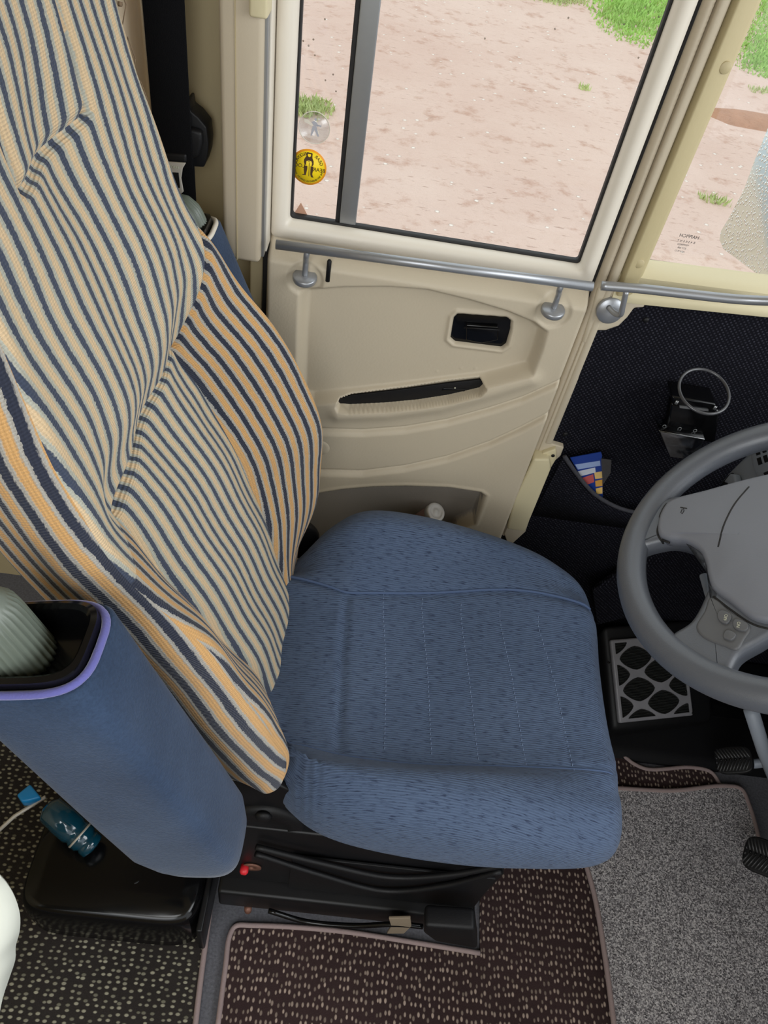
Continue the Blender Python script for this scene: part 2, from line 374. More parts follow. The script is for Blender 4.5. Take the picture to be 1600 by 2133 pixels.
g2 = z4([(200,1105),(310,1115),(500,1120),(700,1095),(900,1050),(1100,980),(1250,910),(1420,820)])
pock = z4([(180,1240),(270,1222),(400,1200),(550,1187),(700,1183),(900,1190),(1050,1212),(1072,1228),(1060,1260),(1020,1360),(940,1395),(700,1620),(180,1620)])
H = .024*sst((.886-GZg)/.028)
H -= .022*sst((.004-sdf(GX, GZg, rec))/.016)
H += .007*np.exp(-((dline(GX, GZg, z4([(380,858),(600,850),(860,815),(1060,760),(1290,690)])))/.014)**2)
def below(pl):                                         # 1 below a curve
    P = np.array(pl); P = P[np.argsort(P[:,0])]; zc = np.interp(GX, P[:,0], P[:,1]); return zc-GZg
H += .005*sst(below(g1)/.012) + .005*sst(below(g2)/.012)
H -= .004*np.exp(-(dline(GX, GZg, g1)/.0022)**2) + .004*np.exp(-(dline(GX, GZg, g2)/.0022)**2)
ms = sst((.0015-sdf(GX, GZg, slot))/.003); H = H*(1-ms)+(.001)*ms
db = sdf(GX, GZg, bez); H -= .012*sst((.0005-db)/.003); H += .003*np.exp(-((db-.004)/.003)**2)
H -= .034*sst((.002-sdf(GX, GZg, pock))/.005); H += .0015*np.exp(-((sdf(GX, GZg, pock)-.006)/.003)**2)
for p in ((636,580), (1152,648)):
    c0 = on(*p, y=.935); r = np.hypot(GX-c0[0], GZg-c0[2]); H -= .0035*sst((.027-r)/.006)
for p in ((990,770), (910,776), (960,769)):
    c0 = on(*p, y=.95); H += .0012*np.exp(-(np.hypot(GX-c0[0], GZg-c0[2])/.0016)**2)
edge = np.minimum(np.minimum(GX-XL, XR-GX)/.006, 1); H -= .010*(1-np.sqrt(np.clip(1-(1-edge)**2, 0, 1)))
V = np.stack([GX, DY-H, GZg], -1).reshape(-1, 3)
Fq = [[i*nx+j, i*nx+j+1, (i+1)*nx+j+1, (i+1)*nx+j] for i in range(nz-1) for j in range(nx-1)]
# close the panel to a solid with a back skin
nb = len(V); V = list(V)+[(XL,.972,.19),(XR,.972,.19),(XR,.972,.888),(XL,.972,.888)]
bot = list(range(nx)); top = [(nz-1)*nx+j for j in range(nx)]; lef = [i*nx for i in range(nz)]; rig = [i*nx+nx-1 for i in range(nz)]
Fq += [[nb, nb+3, nb+2, nb+1], bot[::-1]+[nb, nb+1], top+[nb+2, nb+3], lef+[nb+3, nb], rig[::-1]+[nb+1, nb+2]]
fm = [0]*len(Fq)
sp_ = sdf(GX, GZg, pock)
fm = [(1 if (i < (nz-1)*(nx-1) and sp_[i//(nx-1), i % (nx-1)] < -.0015) else 0) for i in range(len(Fq))]
panel = mobj('door_panel', V, Fq, [M_cream, M_pocket], door, True, fm)
# black slot insert with its rocker, and door handle
spx = [on(540+a*.4375, 480+b*.4375, y=.947) for a, b in [(362,822),(380,797),(440,786),(600,768),(700,756),(900,728),(1050,711),(1082,735),(1052,764),(900,801),(750,825),(600,839),(430,847),(375,840)]]
prism('pull_handle', spx, (0,.004,0), M_blk, door, .0005)
c_ = on(540+925*.4375, 480+758*.4375, y=.946)
prism('lock_rocker', [c_+np.array(d) for d in ((-.018,0,-.006),(.018,0,-.001),(.019,0,.004),(-.016,0,0))], (0,.003,0), M_gloss, door, .001)
lathe('rocker_dot', [(.0012,0),(.0012,.001)], on(540+932*.4375, 480+749*.4375, y=.9455), (0,-1,0), M_print, door, 10)
bz = lambda k: [(a, .957, b) for a, b in [(np.mean([q[0] for q in bez])+(p[0]-np.mean([q[0] for q in bez]))*k, np.mean([q[1] for q in bez])+(p[1]-np.mean([q[1] for q in bez]))*k) for p in bez]]
prism('handle_recess', bz(.99), (0,.004,0), M_gloss, door, .001)
lv = z4([(985,470),(1140,480),(1140,545),(1060,560),(985,545)])
hl = prism('door_handle', [(a, .951, b) for a, b in lv], (0,.005,0), M_gloss, door, .002)
tube('handle_edge', [(*(q := on(540+975*.4375, 480+462*.4375, y=.949))[:1], .949, q[2]), (*(q := on(540+1145*.4375, 480+474*.4375, y=.949))[:1], .949, q[2])], .0012, M_blk, hl)
# side crank boss just behind the backrest edge
cb = on(668, 925, y=.935); lathe('crank_boss', [(.019,0),(.019,.006),(.016,.009),(.010,.010)], (cb[0], .935, cb[2]), (0,-1,0), M_cream, door, 30)
# window frame (one loop around the opening)
OX0, OX1, OZ0, OZ1 = -.1185, .2755, .9095, 1.60
def ring(inset, y, r):
    x0, x1, z0, z1 = OX0-inset, OX1+inset*.96, OZ0-inset*1.02, OZ1+inset
    x0 = max(x0, XL); x1 = min(x1, XR); z0 = max(z0, .8835)
    pts = []
    for cx, cz, a0 in ((x0+r, z0+r, 180), (x1-r, z0+r, 270), (x1-r, z1-r, 0), (x0+r, z1-r, 90)):
        for k in range(7):
            a = math.radians(a0+k*15); pts.append((cx+r*math.cos(a), y, cz+r*math.sin(a)))
    return pts
def loops(name, rings, m, parent, closed=True):
    n = len(rings[0]); V = [p for r in rings for p in r]; Fc = []
    for i in range(len(rings) if closed else len(rings)-1):
        j = (i+1) % len(rings)
        for k in range(n): Fc.append([i*n+k, i*n+(k+1) % n, j*n+(k+1) % n, j*n+k])
    return mobj(name, V, Fc, m, parent)
loops('window_frame', [ring(.05,.975,.004), ring(.05,.962,.004), ring(.022,.951,.008), ring(.014,.9485,.008), ring(.006,.950,.007), ring(.002,.956,.006), ring(.0,.964,.005), ring(0,.978,.005)], M_cream2, door)
loops('window_gasket', [ring(.0,.965,.005), ring(-.002,.9645,.004), ring(-.003,.966,.004), ring(-.003,.9745,.004), ring(0,.9745,.005)], M_rubber, door)
# aluminium divider and black runner, read at the sill and at the picture top
yd = .9665
a0, a1 = on(706, 470, y=yd), on(739, 484, y=yd); b0 = on(697, 470, y=yd)
box('divider_bar', (a0[0], yd, OZ0+.0005), (a1[0], yd+.007, OZ1), M_alu, door, .0015)
box('runner', (b0[0], yd+.003, OZ0+.0005), (a0[0], yd+.007, OZ1), M_rubber, door, .001)
box('left_pane', (OX0-.001, .9765, OZ0-.001), (a0[0], .9795, OZ1), M_glass, door)
box('right_pane', (a0[0]+.005, .9752, OZ0-.001), (OX1, .9782, OZ1), M_glass, door)
# lock peg
q = on(683, 580, y=.932); tube('lock_peg', [q+np.array([0,0,-.004]), q+np.array([0,0,.026]), q+np.array([0,0,.028])], [.0032,.0032,.002], M_blk, door)

# ---------------------------------------------------------------- blind cassette and wall joint right of it
x0 = on(460, 300, y=.905)[0]; x1 = on(545, 300, y=.905)[0]; zb = on(545, 551, y=.905)[2]
bc = box('blind_cassette', (x0, .905, zb), (x1, .965, 1.7), M_beige, bev=.006); tag(bc, 'tall beige blind cassette on the wall beside the door window', 'blind cassette')
xm = on(492, 300, y=.904)[0]
box('seam_bead', (xm-.0006, .9038, zb+.002), (xm+.0006, .907, 1.68), M_wall, bc)
box('side_rail', (x1-.001, .915, zb+.005), (x1+.0035, .962, 1.69), M_alu, bc, .001)
box('brush_strip', (x1+.0033, .925, zb+.008), (x1+.0055, .962, 1.69), M_cream2, bc, .0005)
u0 = on(552, 30, y=.90); box('end_clip', (u0[0]-.016, .896, u0[2]-.004), (u0[0]+.003, .93, 1.7), M_yel, bc, .003)
# wall post under the cassette
structure(box('trim_2', (on(520, 620, y=.95)[0], .948, .4), (XL-.0065,.967, zb+.03), M_wall, bev=.003))

# ---------------------------------------------------------------- pillar, quarter window, sill
YP = .945
def rod_wall(name, x0, x1, y, z0, z1, m, b=.002): return structure(box(name, (x0, y, z0), (x1, .99, z1), m, bev=b))
structure(box('trim_3', (XR+.0003, .962, .2), (XR+.004, .99, 1.7), M_rubber))
structure(box('trim_18', (XR-.003, .975, -.02), (XR+.028, .992, .88), M_rubber))
# ribbed seal: a strip with fine cross ribs
zz = np.arange(.36, 1.68, .0028); V = []; Fc = []
for i, z in enumerate(zz):
    for xx, yy in ((XR+.004,.985),(XR+.0042,.952),(XR+.0085,.9475),(XR+.0135,.9485),(XR+.0165,.956)):
        V.append((xx, yy+(.0007 if i % 2 else 0), z))
for i in range(len(zz)-1):
    for k in range(4): Fc.append([i*5+k, i*5+k+1, i*5+6+k, i*5+5+k])
structure(mobj('trim_4', V, Fc, M_beige))
rod_wall('trim_5', XR+.0165, XR+.0285, .9435, .60, 1.7, M_cream, .0045)
pl_x0, pl_x1 = XR+.0295, .3615
prism_p = [(pl_x0,.99,.885),(pl_x0,.948,.885),(pl_x0+.004,.9385,.885),(pl_x1-.008,.944,.885),(pl_x1-.001,.952,.885),(pl_x1,.962,.885),(pl_x1,.99,.885)]
M_pil = mat('shaded_cream_pillar', srgb(180,166,128), .55, bump=.3, bscale=160)  # separate darker cream: the shadow on the pillar is put into its colour
structure(prism('trim_6', prism_p, (0,0,.85), M_pil, bev=.002))
for p in ((1512,142), (1332,550)):
    q = on(*p, y=.9405); structure(lathe('trim_7' if p[0] > 1400 else 'trim_8', [(.0065,0),(.0065,.0012),(.0058,.0018)], (q[0], .9425, q[2]), (0,-1,0), M_pil, seg=24))
# quarter-window sill: swept profile along x with a slight forward curve
prof = [(.990,.918),(.968,.9175),(.955,.9165),(.948,.912),(.9475,.905),(.951,.899),(.951,.894),(.944,.889),(.9415,.882),(.943,.8755),(.951,.8735),(.990,.873)]
xs = [pl_x0-.001,.345,.37,.42,.48,.56,.66,.8,1.1]; V = []; Fc = []
for x in xs:
    for (y, z) in prof: V.append((x, y-.0*(x-.33), z+.012*max(0, min(1, (x-.36)/.2))*(1 if z < .9 else .55)))
n = len(prof)
for i in range(len(xs)-1):
    for k in range(n): Fc.append([i*n+k, i*n+(k+1) % n, (i+1)*n+(k+1) % n, (i+1)*n+k])
Fc += [list(range(n)), [(len(xs)-1)*n+k for k in range(n)][::-1]]
structure(autosmooth(mobj('trim_9', V, Fc, M_yel), 50))
structure(prism('trim_10', [(pl_x1-.002,.974,.9165),(1.2,.974,.936),(1.2,.974,.930-.004),(pl_x1-.002,.974,.910)], (0,.02,0), M_rubber))
win = structure(box('window_1', (pl_x1-.003,.986,.90), (1.2,.990,1.68), M_glass))
# boss around the rail foot
bl = [on(*p, y=.945) for p in ((1246,600),(1330,612),(1345,642),(1322,643),(1308,662),(1290,680),(1262,690),(1238,690),(1222,720),(1212,715))]
structure(prism('trim_11', bl, (0,.03,0), M_cream, bev=.004))
# ---------------------------------------------------------------- black lining of the side wall with its pocket
structure(box('wall_front', (XR+.0275,.956,-.02), (1.35,.99,.90), M_lining))
def lp(l, y=.95): return [on(*p, y=y) for p in l]
structure(prism('trim_12', lp([(1222,690),(1238,692),(1205,790),(1150,925),(1175,932),(1168,950),(1140,975),(1095,1108),(1060,1140),(1050,1112),(1105,980),(1128,925)],.946), (0,.02,0), M_cream, bev=.002))
for p in ((1346,667), (1178,905)):
    q = on(*p, y=.955); t_ = lathe('lining_stud', [(.0045,0),(.0045,.001),(.0035,.0028),(.001,.0034)], (q[0], .9565, q[2]), (0,-1,0), M_blk, seg=18)
    tag(t_, 'black stud fixing the woven lining below the round rail foot' if p[0] > 1300 else 'black stud fixing the woven lining above the blue card packet', 'stud', 'studs in the black lining')
# pocket flap: hangs in front of the wall, sagging rim
rim = [(1176,950),(1200,985),(1240,1030),(1290,1058),(1340,1070),(1400,1078),(1480,1082),(1600,1075)]
rp = catmull([on(*p, y=.925) for p in rim], 8); low = [np.array([p[0], .952, .42]) for p in rp]
V = list(rp)+low; n = len(rp); Fc = [[i, n+i, n+i+1, i+1] for i in range(n-1)]
pk = mobj('lining_pocket', V, Fc, M_lining); so = pk.modifiers.new('s', 'SOLIDIFY'); so.thickness = .004; tag(pk, 'sagging black map pocket on the woven side lining', 'pocket')
mb = mat('pocket_binding', srgb(58,58,64), .9, bump=1, bscale=300, var=.5, vscale=200)
tube('rim_binding', rp, .0035, mb, pk, 8)
# woven lower flap seen through the wheel
fl = [on(*p, z=zz) for p, zz in (((1235,1230),.30),((1360,1140),.36),((1500,1120),.38),((1600,1130),.38),((1600,1180),.30),((1480,1212),.26),((1400,1262),.22),((1245,1302),.19))]
M_flap = dot_carpet('dark_brown_woven_flap', srgb(30,26,27), srgb(110,102,100), 150, .1, .24)
lf = prism('footwell_flap', fl, (0,.012,-.006), M_lining, bev=.002); tag(lf, 'dark woven flap hanging over the footwell behind the steering wheel', 'lining flap')
# dark footwell shell
structure(box('wall_footwell', (1.02,-.2,0), (1.06,.99,.75), M_dark))
structure(prism('trim_13', [(.50,.955,0),(.50,.955,.05),(.50,.86,.04),(.50,.72,.02),(.50,.70,0)], (.5,0,0), M_dark, bev=.01))
structure(prism('trim_14', [(.45,.95,0),(.45,.95,.02),(.60,.80,.055),(.95,.80,.055),(1.02,.70,.02),(1.02,.70,0),(1.02,.95,0)], (0,0,.004), M_dark))
structure(box('dashboard_underside', (.72,-.3,.60), (1.06,.955,.64), M_dark))

# ================================================================ FLOOR MATS
def flat_mat(name, pts, z, th, m, label, bind=None, r=.0045, hidden=()):
    P = catmull([on(*p, z=z) if len(p) == 2 else np.array([p[0], p[1], z]) for p in pts], 1, True)
    o = prism(name, P, (0,0,-th), m); tag(o, label, 'floor mat')
    return o
def binding(parent, pts, z, r=.0042, rounder=6):
    P = catmull([on(*p, z=z) if len(p) == 2 else np.array([p[0], p[1], z]) for p in pts], rounder)
    return tube('edge_binding', P+np.array([0,0,-.001]), r, M_bpad, parent, 8)
mc = flat_mat('driver_mat', [(455,2133),(470,2010),(478,1950),(490,1927),(520,1926),(700,1938),(890,1967),(1000,1985),(.34,.60,0),(.5,.70,0),(1300,1578),(1345,1604),(1440,1600),(1482,1610),(1500,1640),(.84,.30,0),(.84,-.3,0),(-.09,-.3,0)], .007, .006, M_mat, 'dark brown flecked driver mat in front of the seat base')
binding(mc, [(452,2150),(470,2010),(478,1950),(490,1929),(525,1927),(700,1938),(890,1967),(1000,1985)], .008)
binding(mc, [(.5,.70,0),(1296,1574),(1320,1590),(1350,1602),(1440,1598),(1482,1608),(1498,1630),(1508,1650)], .008, .004)
gm = flat_mat('grey_rug', [(.50,.62,0),(1250,1641),(1400,1647),(1520,1637),(1548,1645),(1562,1680),(1580,1740),(1590,1800),(1.0,.3,0),(1.0,-.3,0),(.56,-.3,0),(1283,2160),(1262,2000),(1240,1870),(1218,1790),(.515,.55,0)], .020, .008, M_rug, 'pale grey speckled rug with pink binding over the brown mat')
binding(gm, [(.500,.62,0),(1250,1641),(1400,1647),(1510,1637),(1545,1644),(1560,1675),(1578,1735),(1586,1790)], .0195, .0048)
binding(gm, [(.51,.60,0),(.518,.54,0),(1218,1790),(1240,1870),(1262,2000),(1283,2160)], .0195, .0048)
lm = flat_mat('cabin_mat', [(400,2160),(425,1985),(437,1880),(-.13,.47,0),(-.13,.62,0),(-1.2,.62,0),(-1.2,-.3,0),(-.112,-.3,0)], .006, .005, M_mat2, 'dark flecked cabin mat under the glossy black case')
binding(lm, [(404,2160),(418,2040),(430,1950),(440,1870),(443,1830)], .007, .0045)

# ================================================================ DRIVER SEAT
seat = thing('driver_seat', 'driver seat with blue ribbed cushion and striped knitted backrest cover', 'seat', loc=(.1,.58,0))
P0 = np.array([-.06, 0, .5]); TH = math.radians(22)
UP = np.array([-math.sin(TH), 0, math.cos(TH)]); NN = np.array([math.cos(TH), 0, math.sin(TH)])
def kn(s, xs, ys):
    """smooth 1-D interpolation"""
    xs = np.array(xs, float); ys = np.array(ys, float); s = np.asarray(s, float)
    m = np.gradient(ys, xs); i = np.clip(np.searchsorted(xs, s)-1, 0, len(xs)-2); h = xs[i+1]-xs[i]; t = np.clip((s-xs[i])/h, 0, 1)
    return (2*t**3-3*t**2+1)*ys[i]+(t**3-2*t**2+t)*h*m[i]+(-2*t**3+3*t**2)*ys[i+1]+(t**3-t**2)*h*m[i+1]
srow = np.unique(np.concatenate([np.linspace(-.045, .86, 230), np.linspace(.393,.417,10), np.linspace(.655,.68,8)]))
S = srow
yB = kn(S, [-.05,.02,.1,.2,.35,.45,.55,.65,.75,.86], [.40,.362,.352,.352,.358,.362,.375,.39,.40,.41]); dB = kn(S, [-.05,.02,.1,.35,.45,.55,.65,.75,.86], [-.01,.0,.0,.0,-.008,-.01,.0,.015,.02])
yN = kn(S, [-.05,-.025,.05,.13,.2,.3,.44,.485,.53,.613,.7,.86], [.42,.385,.372,.365,.362,.362,.360,.362,.37,.40,.41,.42]); dN = kn(S, [-.05,-.02,.05,.13,.2,.3,.36,.44,.485,.53,.613,.7,.86], [.012,.028,.064,.077,.082,.08,.068,.057,.062,.061,.063,.075,.09])
yV = kn(S, [-.05,.045,.13,.277,.38,.425,.5,.6,.7,.86], [.50,.49,.475,.455,.445,.443,.448,.46,.47,.48]); dV = kn(S, [-.05,.045,.13,.277,.38,.425,.47,.5,.6,.7,.86], [-.01,.008,.013,.016,.018,.018,.042,.050,.062,.078,.105])
yC = S*0+.58; dC = kn(S, [-.05,.05,.2,.3,.38,.405,.45,.52,.6,.66,.75,.86], [-.005,.004,.012,.012,.005,.002,.028,.045,.052,.055,.088,.115])
yG = kn(S, [-.05,.03,.13,.25,.33,.404,.445,.47,.5,.6,.7,.86], [.665,.68,.70,.705,.71,.70,.70,.705,.705,.70,.69,.68]); dG = kn(S, [-.05,.03,.13,.25,.33,.404,.445,.47,.5,.6,.7,.86], [-.01,.0,.006,.010,.006,.005,.03,.045,.053,.062,.080,.105])
yF = kn(S, [-.05,-.01,.05,.118,.18,.25,.35,.414,.466,.509,.588,.637,.714,.86], [.75,.765,.785,.80,.802,.80,.795,.79,.785,.78,.77,.765,.76,.75]); dF = kn(S, [-.05,-.01,.02,.118,.18,.25,.35,.414,.466,.509,.588,.637,.714,.86], [-.02,.0,.025,.073,.092,.095,.085,.068,.061,.053,.060,.066,.080,.095])
def rowpts(i):
    s = S[i]; inner = .5*max(0, min(1, (.45-s)/.06))
    L = [(.58, -.085), (yB[i]+.03, -.06), (yB[i], dB[i]), ((yB[i]+yN[i])/2-.013, dB[i]+(dN[i]-dB[i])*.55), (yN[i], dN[i]),
         (yN[i]+(yV[i]-yN[i])*.5, dN[i]+(dV[i]-dN[i])*(.42)), (yV[i], dV[i]), ((yV[i]+.58)/2, (dV[i]+dC[i])/2+.004), (.58, dC[i]),
         ((yG[i]+.58)/2, (dG[i]+dC[i])/2+.004), (yG[i], dG[i]), (yG[i]+(yF[i]-yG[i])*.55, dG[i]+(dF[i]-dG[i])*(.60)), (yF[i], dF[i]),
         (yF[i]+.022, dF[i]-.035), (yF[i]+.02, -.03), (yF[i]-.03, -.07)]
    return L
NS = 12; rows = []
for i in range(len(S)):
    R_ = catmull(rowpts(i), NS, True); rows.append(R_)
rows = np.array(rows); nt_ = rows.shape[1]
seg = np.linalg.norm(np.diff(rows, axis=1), axis=2); A = np.concatenate([np.zeros((len(S),1)), np.cumsum(seg, 1)], 1)   # arc from column 0 (back centre)
T_ = np.arange(nt_)/NS                                   # column coordinate
A0 = A-np.array([np.interp(8, T_, A[i]) for i in range(len(S))])[:, None]
SG = np.repeat(S[:, None], nt_, 1); TG = np.repeat(T_[None], len(S), 0)
def acol(tc): return np.array([np.interp(t, T_, A0[i]) for i, t in enumerate(tc)])
dip = np.zeros_like(SG)
def vgroove(tc, depth, w, mask):
    a = acol(tc)[:, None]; return depth*np.exp(-((A0-a)/w)**2)*mask
tfar = 10+2*np.clip((S-.404)/.095, 0, 1)
dip += vgroove(S*0+4, .0025, .004, 1.0)
dip += vgroove(S*0+6, .006, .006, sst((.41-SG)/.01))
dip += vgroove(tfar, .006, .005, sst((.505-SG)/.01))
dip += .009*np.exp(-((SG-.405)/.005)**2)*(TG > 5.9)*(TG < 10.1)
th0 = np.interp(0, [0], [8]); hw = .064
for sg in (-.078, hw):
    dip += .006*np.exp(-((A0-sg)/.005)**2)*(SG > .664)*(TG > 3)*(TG < 13)
dip += .007*np.exp(-((SG-.665)/.005)**2)*(A0 > -.078)*(A0 < hw)*(TG > 3)*(TG < 13)
# soft folds
fold = .0012*np.sin(SG*46+A0*25)*np.clip((TG-2)/1, 0, 1)*(TG < 12)
# outward normal within the cross-section
tan_ = np.roll(rows, -1, 1)-np.roll(rows, 1, 1); nl = np.stack([-tan_[..., 1], tan_[..., 0]], -1); nl /= np.linalg.norm(nl, axis=2, keepdims=True)+1e-9
ctr = rows.mean(1, keepdims=True); sgn = np.sign(((rows-ctr)*nl).sum(2).mean()); nl *= sgn
rows2 = rows+nl*(fold-dip)[..., None]
W = P0+S[:, None, None]*UP+rows2[..., 1:2]*NN; W[..., 1] = rows2[..., 0]
# caps
def capring(Wr, c, k, off): return c+(Wr-c)*k+off
cb_ = W[0].mean(0); ct_ = W[-1].mean(0)
ringsB = [capring(W[0], cb_, k, UP*o) for k, o in ((.35,-.020),(.75,-.014),(.93,-.006))]
ringsT = [capring(W[-1], ct_, k, UP*o) for k, o in ((.95,.012),(.8,.030),(.45,.042))]
ALL = np.array(ringsB+list(W)+ringsT); nr = len(ALL)
sfull = np.concatenate([[S[0]-.03,S[0]-.018,S[0]-.008], S, [S[-1]+.01,S[-1]+.03,S[-1]+.06]])
A0f = np.vstack([A0[:1]]*3+[A0]+[A0[-1:]]*3)
V = ALL.reshape(-1, 3); Fc = []; UV = []; fm = []
aB = acol(S*0+2); aN = acol(S*0+4); aV = acol(S*0+6); aG = acol(S*0+12)
def full(a): return np.concatenate([[a[0]]*3, a, [a[-1]]*3])
aB, aN, aV, aG = map(full, (aB, aN, aV, aG)); tfar_f = full(tfar)
for i in range(nr-1):
    sm = (sfull[i]+sfull[i+1])/2
    for j in range(nt_):
        j2 = (j+1) % nt_; t = (j+.5)/NS
        q = [(i, j), (i, j2), (i+1, j2), (i+1, j)]
        Fc.append([a*nt_+b for a, b in q])
        if t < 4: z = 'o'
        elif t < 6 and sm < .405: z = 'n'
        elif t > tfar_f[i]: z = 'f'
        elif sm < .405: z = 'l'
        else: z = 'u'
        fm.append(1 if z in 'ofn' else 0)
        if z == 'f' and sm > .5 : fm[-1] = 0
        for a, b in q:
            ar = A0f[a, b]
            if j2 == 0 and b == 0: ar = A0f[a, nt_-1]+.01
            if z == 'o': u = (ar-aB[a])/.0235+.28
            elif z == 'n': u = (ar-aV[a])/.0235+.1
            elif z == 'l': u = ar/.0205
            elif z == 'f': u = (ar-aG[a])/.0180+.75 if sm < .5 else ar/.0225+.45
            else: u = ar/.0225+.45
            if z == 'u' and sm > .665 and -.078 < ar < hw: u += .35
            UV.append((u, sfull[a]))
Fc += [[j for j in range(nt_)][::-1], [(nr-1)*nt_+j for j in range(nt_)]]; fm += [0, 0]
UV += [(0, 0)]*(2*nt_)
back = mobj('backrest', V, Fc, [M_ctr, M_bol], None, True, fm)
uvl = back.data.uv_layers.new(name='UVMap'); uvl.data.foreach_set('uv', np.array(UV, float).ravel())
par(back, seat)
back['label'] = 'backrest in a navy, grey and tan striped knitted cover'

# ---- cushion
st = [ # x, yn, yf, hn, hf, zc, k(height), drop
 (-.14,.47,.72,.47,.44,.455,1),(-.10,.45,.735,.485,.445,.465,1),(-.06,.415,.752,.500,.465,.478,1),(-.01,.362,.787,.528,.526,.486,1),(.04,.336,.806,.543,.556,.490,1),(.12,.324,.812,.548,.556,.491,1),
 (.22,.321,.808,.543,.543,.491,1),(.31,.327,.800,.528,.520,.490,1),(.366,.336,.788,.511,.497,.487,1),(.396,.348,.774,.496,.481,.480,1),(.413,.362,.758,.480,.467,.468,.93),(.425,.380,.740,.462,.450,.452,.8),(.433,.398,.724,.440,.430,.432,.6),(.430,.410,.714,.415,.41,.412,.35),(.405,.425,.70,.395,.395,.395,.1)]
st = np.array([s_[:7] for s_ in st]); tt = np.arange(len(st)); tf = np.linspace(0, len(st)-1, 150)
C7 = np.array([kn(tf, tt, st[:, k]) for k in range(7)]).T
def prof_c(x, yn, yf, hn, hf, zc, k):
    sn = float(kn(x, [-.14,-.02,.04,.1,.25,.42], [.435,.432,.422,.420,.432,.448])); sf = float(kn(x, [-.14,-.07,.0,.026,.06,.14,.29,.42], [.705,.692,.674,.666,.670,.682,.712,.705]))
    sn = max(sn, yn+(.092 if x > .385 else .05)); sf = min(sf, yf-.035)
    zb = .392; eN = hn-zb; eF = hf-zb; base = [(yn+.055, zb-.01), (yn+.028, zb+.008), (yn+.008, zb+min(.035, .25*eN)), (yn, zb+min(.062, .45*eN)), (yn+.012, hn-min(.028, .2*eN)), (yn+.045, hn-.002), (sn-.030, hn-.006), (sn, zc+.012), (sn+.05, zc+.001), (.575, zc-.003),
            (sf-.05, zc+.002), (sf, zc+.012), (sf+(yf-sf)*.35, zc+(hf-zc)*.62), (sf+(yf-sf)*.68, hf), (yf-.006, hf-min(.018, .12*eF)), (yf, hf-min(.055, .38*eF)), (yf-.012, zb+min(.03, .22*eF)), (yf-.04, zb)]
    return [(y, zb+(z-zb)*k) for y, z in base], sn, sf
rows = []; seams = []
for r in C7:
    L, sn, sf = prof_c(*r); rows.append(catmull(L, 9)); seams.append((sn, sf))
rows = np.array(rows); nc = rows.shape[1]; TT = np.arange(nc)/9
X_ = np.repeat(C7[:, :1], nc, 1)
ac = np.concatenate([np.zeros((len(rows),1)), np.cumsum(np.linalg.norm(np.diff(rows, axis=1), axis=2), 1)], 1)
def ag(t): return np.array([np.interp(t, TT, ac[i]) for i in range(len(ac))])[:, None]
dz = .005*np.exp(-((ac-ag(11))/.0045)**2)+.0035*np.exp(-((ac-ag(7))/.0045)**2)
xb = lambda y: kn(y, [.42,.50,.58,.67], [.040,.036,.032,.026])
onc = (TT[None] > 7)*(TT[None] < 11)
dz = dz+.006*np.exp(-((X_-kn(rows[...,0], [.40,.50,.58,.69], [.041,.036,.031,.026]))/.0045)**2)*onc
stx = [.087,.147,.207,.267,.327]
stq = ((.081,.093,.098),(.139,.152,.159),(.198,.211,.220),(.258,.274,.282),(.317,.337,.345))
def stitch_x(q, y): return kn(y, [.43,.56,.66], [q[2],q[1],q[0]])
for q in stq: dz = dz+.0018*np.exp(-((X_-stitch_x(q, rows[...,0]))/.004)**2)*onc
# gathers at the near rear corner
dz = dz+.0022*np.sin(X_*520+ac*60)*np.exp(-((X_-.0)/.035)**2)*(TT[None] < 6)*np.clip((TT[None]-2.5)/1.5, 0, 1)
# piped lower seam on the near side
dz = dz+.002*np.exp(-((ac-ag(2.6+0*1))/.003)**2)
rows3 = rows.copy(); tn = np.gradient(rows, axis=1); nl = np.stack([-tn[...,1], tn[...,0]], -1); nl /= np.linalg.norm(nl, axis=2, keepdims=True)+1e-9
nl *= np.sign(nl[len(nl)//2, nc//2, 1]); rows3 = rows-nl*dz[..., None]
xlen = np.concatenate([[0], np.cumsum(np.hypot(np.diff(C7[:,0]), np.diff(rows3[:, nc//2, 1])))])
V = np.stack([X_, rows3[...,0], rows3[...,1]], -1).reshape(-1, 3); nrw = len(rows)
Fc = [[i*nc+j, i*nc+j+1, (i+1)*nc+j+1, (i+1)*nc+j] for i in range(nrw-1) for j in range(nc-1)]
UVv = np.stack([np.repeat(xlen[:, None], nc, 1), ac-ag(9)], -1).reshape(-1, 2)
Fc += [[i*nc for i in range(nrw)][::-1]+[i*nc+nc-1 for i in range(nrw)], [j for j in range(nc)][::-1], [(nrw-1)*nc+j for j in range(nc)]]
Fc = [f[::-1] for f in Fc]
cush = mobj('seat_cushion', V, Fc, M_blue); ul = cush.data.uv_layers.new(name='UVMap')
vi = np.zeros(len(cush.data.loops), int); cush.data.loops.foreach_get('vertex_index', vi); ul.data.foreach_set('uv', UVv[vi].ravel()); par(cush, seat)
cush['label'] = 'blue ribbed fabric seat cushion with raised sides'
def cpt(x, y):                     # point on the cushion top
    i = int(np.argmin(abs(C7[:120, 0]-x))); r = rows3[i]; m = (TT > 5)&(TT < 15); return np.array([x, y, float(np.interp(y, r[m, 0], r[m, 1]))])
far = [cpt(x, float(s[1])+.003)+np.array([0,0,.002]) for x, s in zip(C7[:, 0][10:128:5], seams[10:128:5]) if -.09 < x < .405]
par(tube('seam_piping', catmull(far, 3), .0022, M_pipe, None, 8), seat)
near = [cpt(x, float(s[0])-.002)+np.array([0,0,.0005]) for x, s in zip(C7[:, 0][14:128:5], seams[14:128:5]) if -.05 < x < .405]
par(tube('seam_piping', catmull(near, 3), .0014, M_pipe, None, 8), seat)
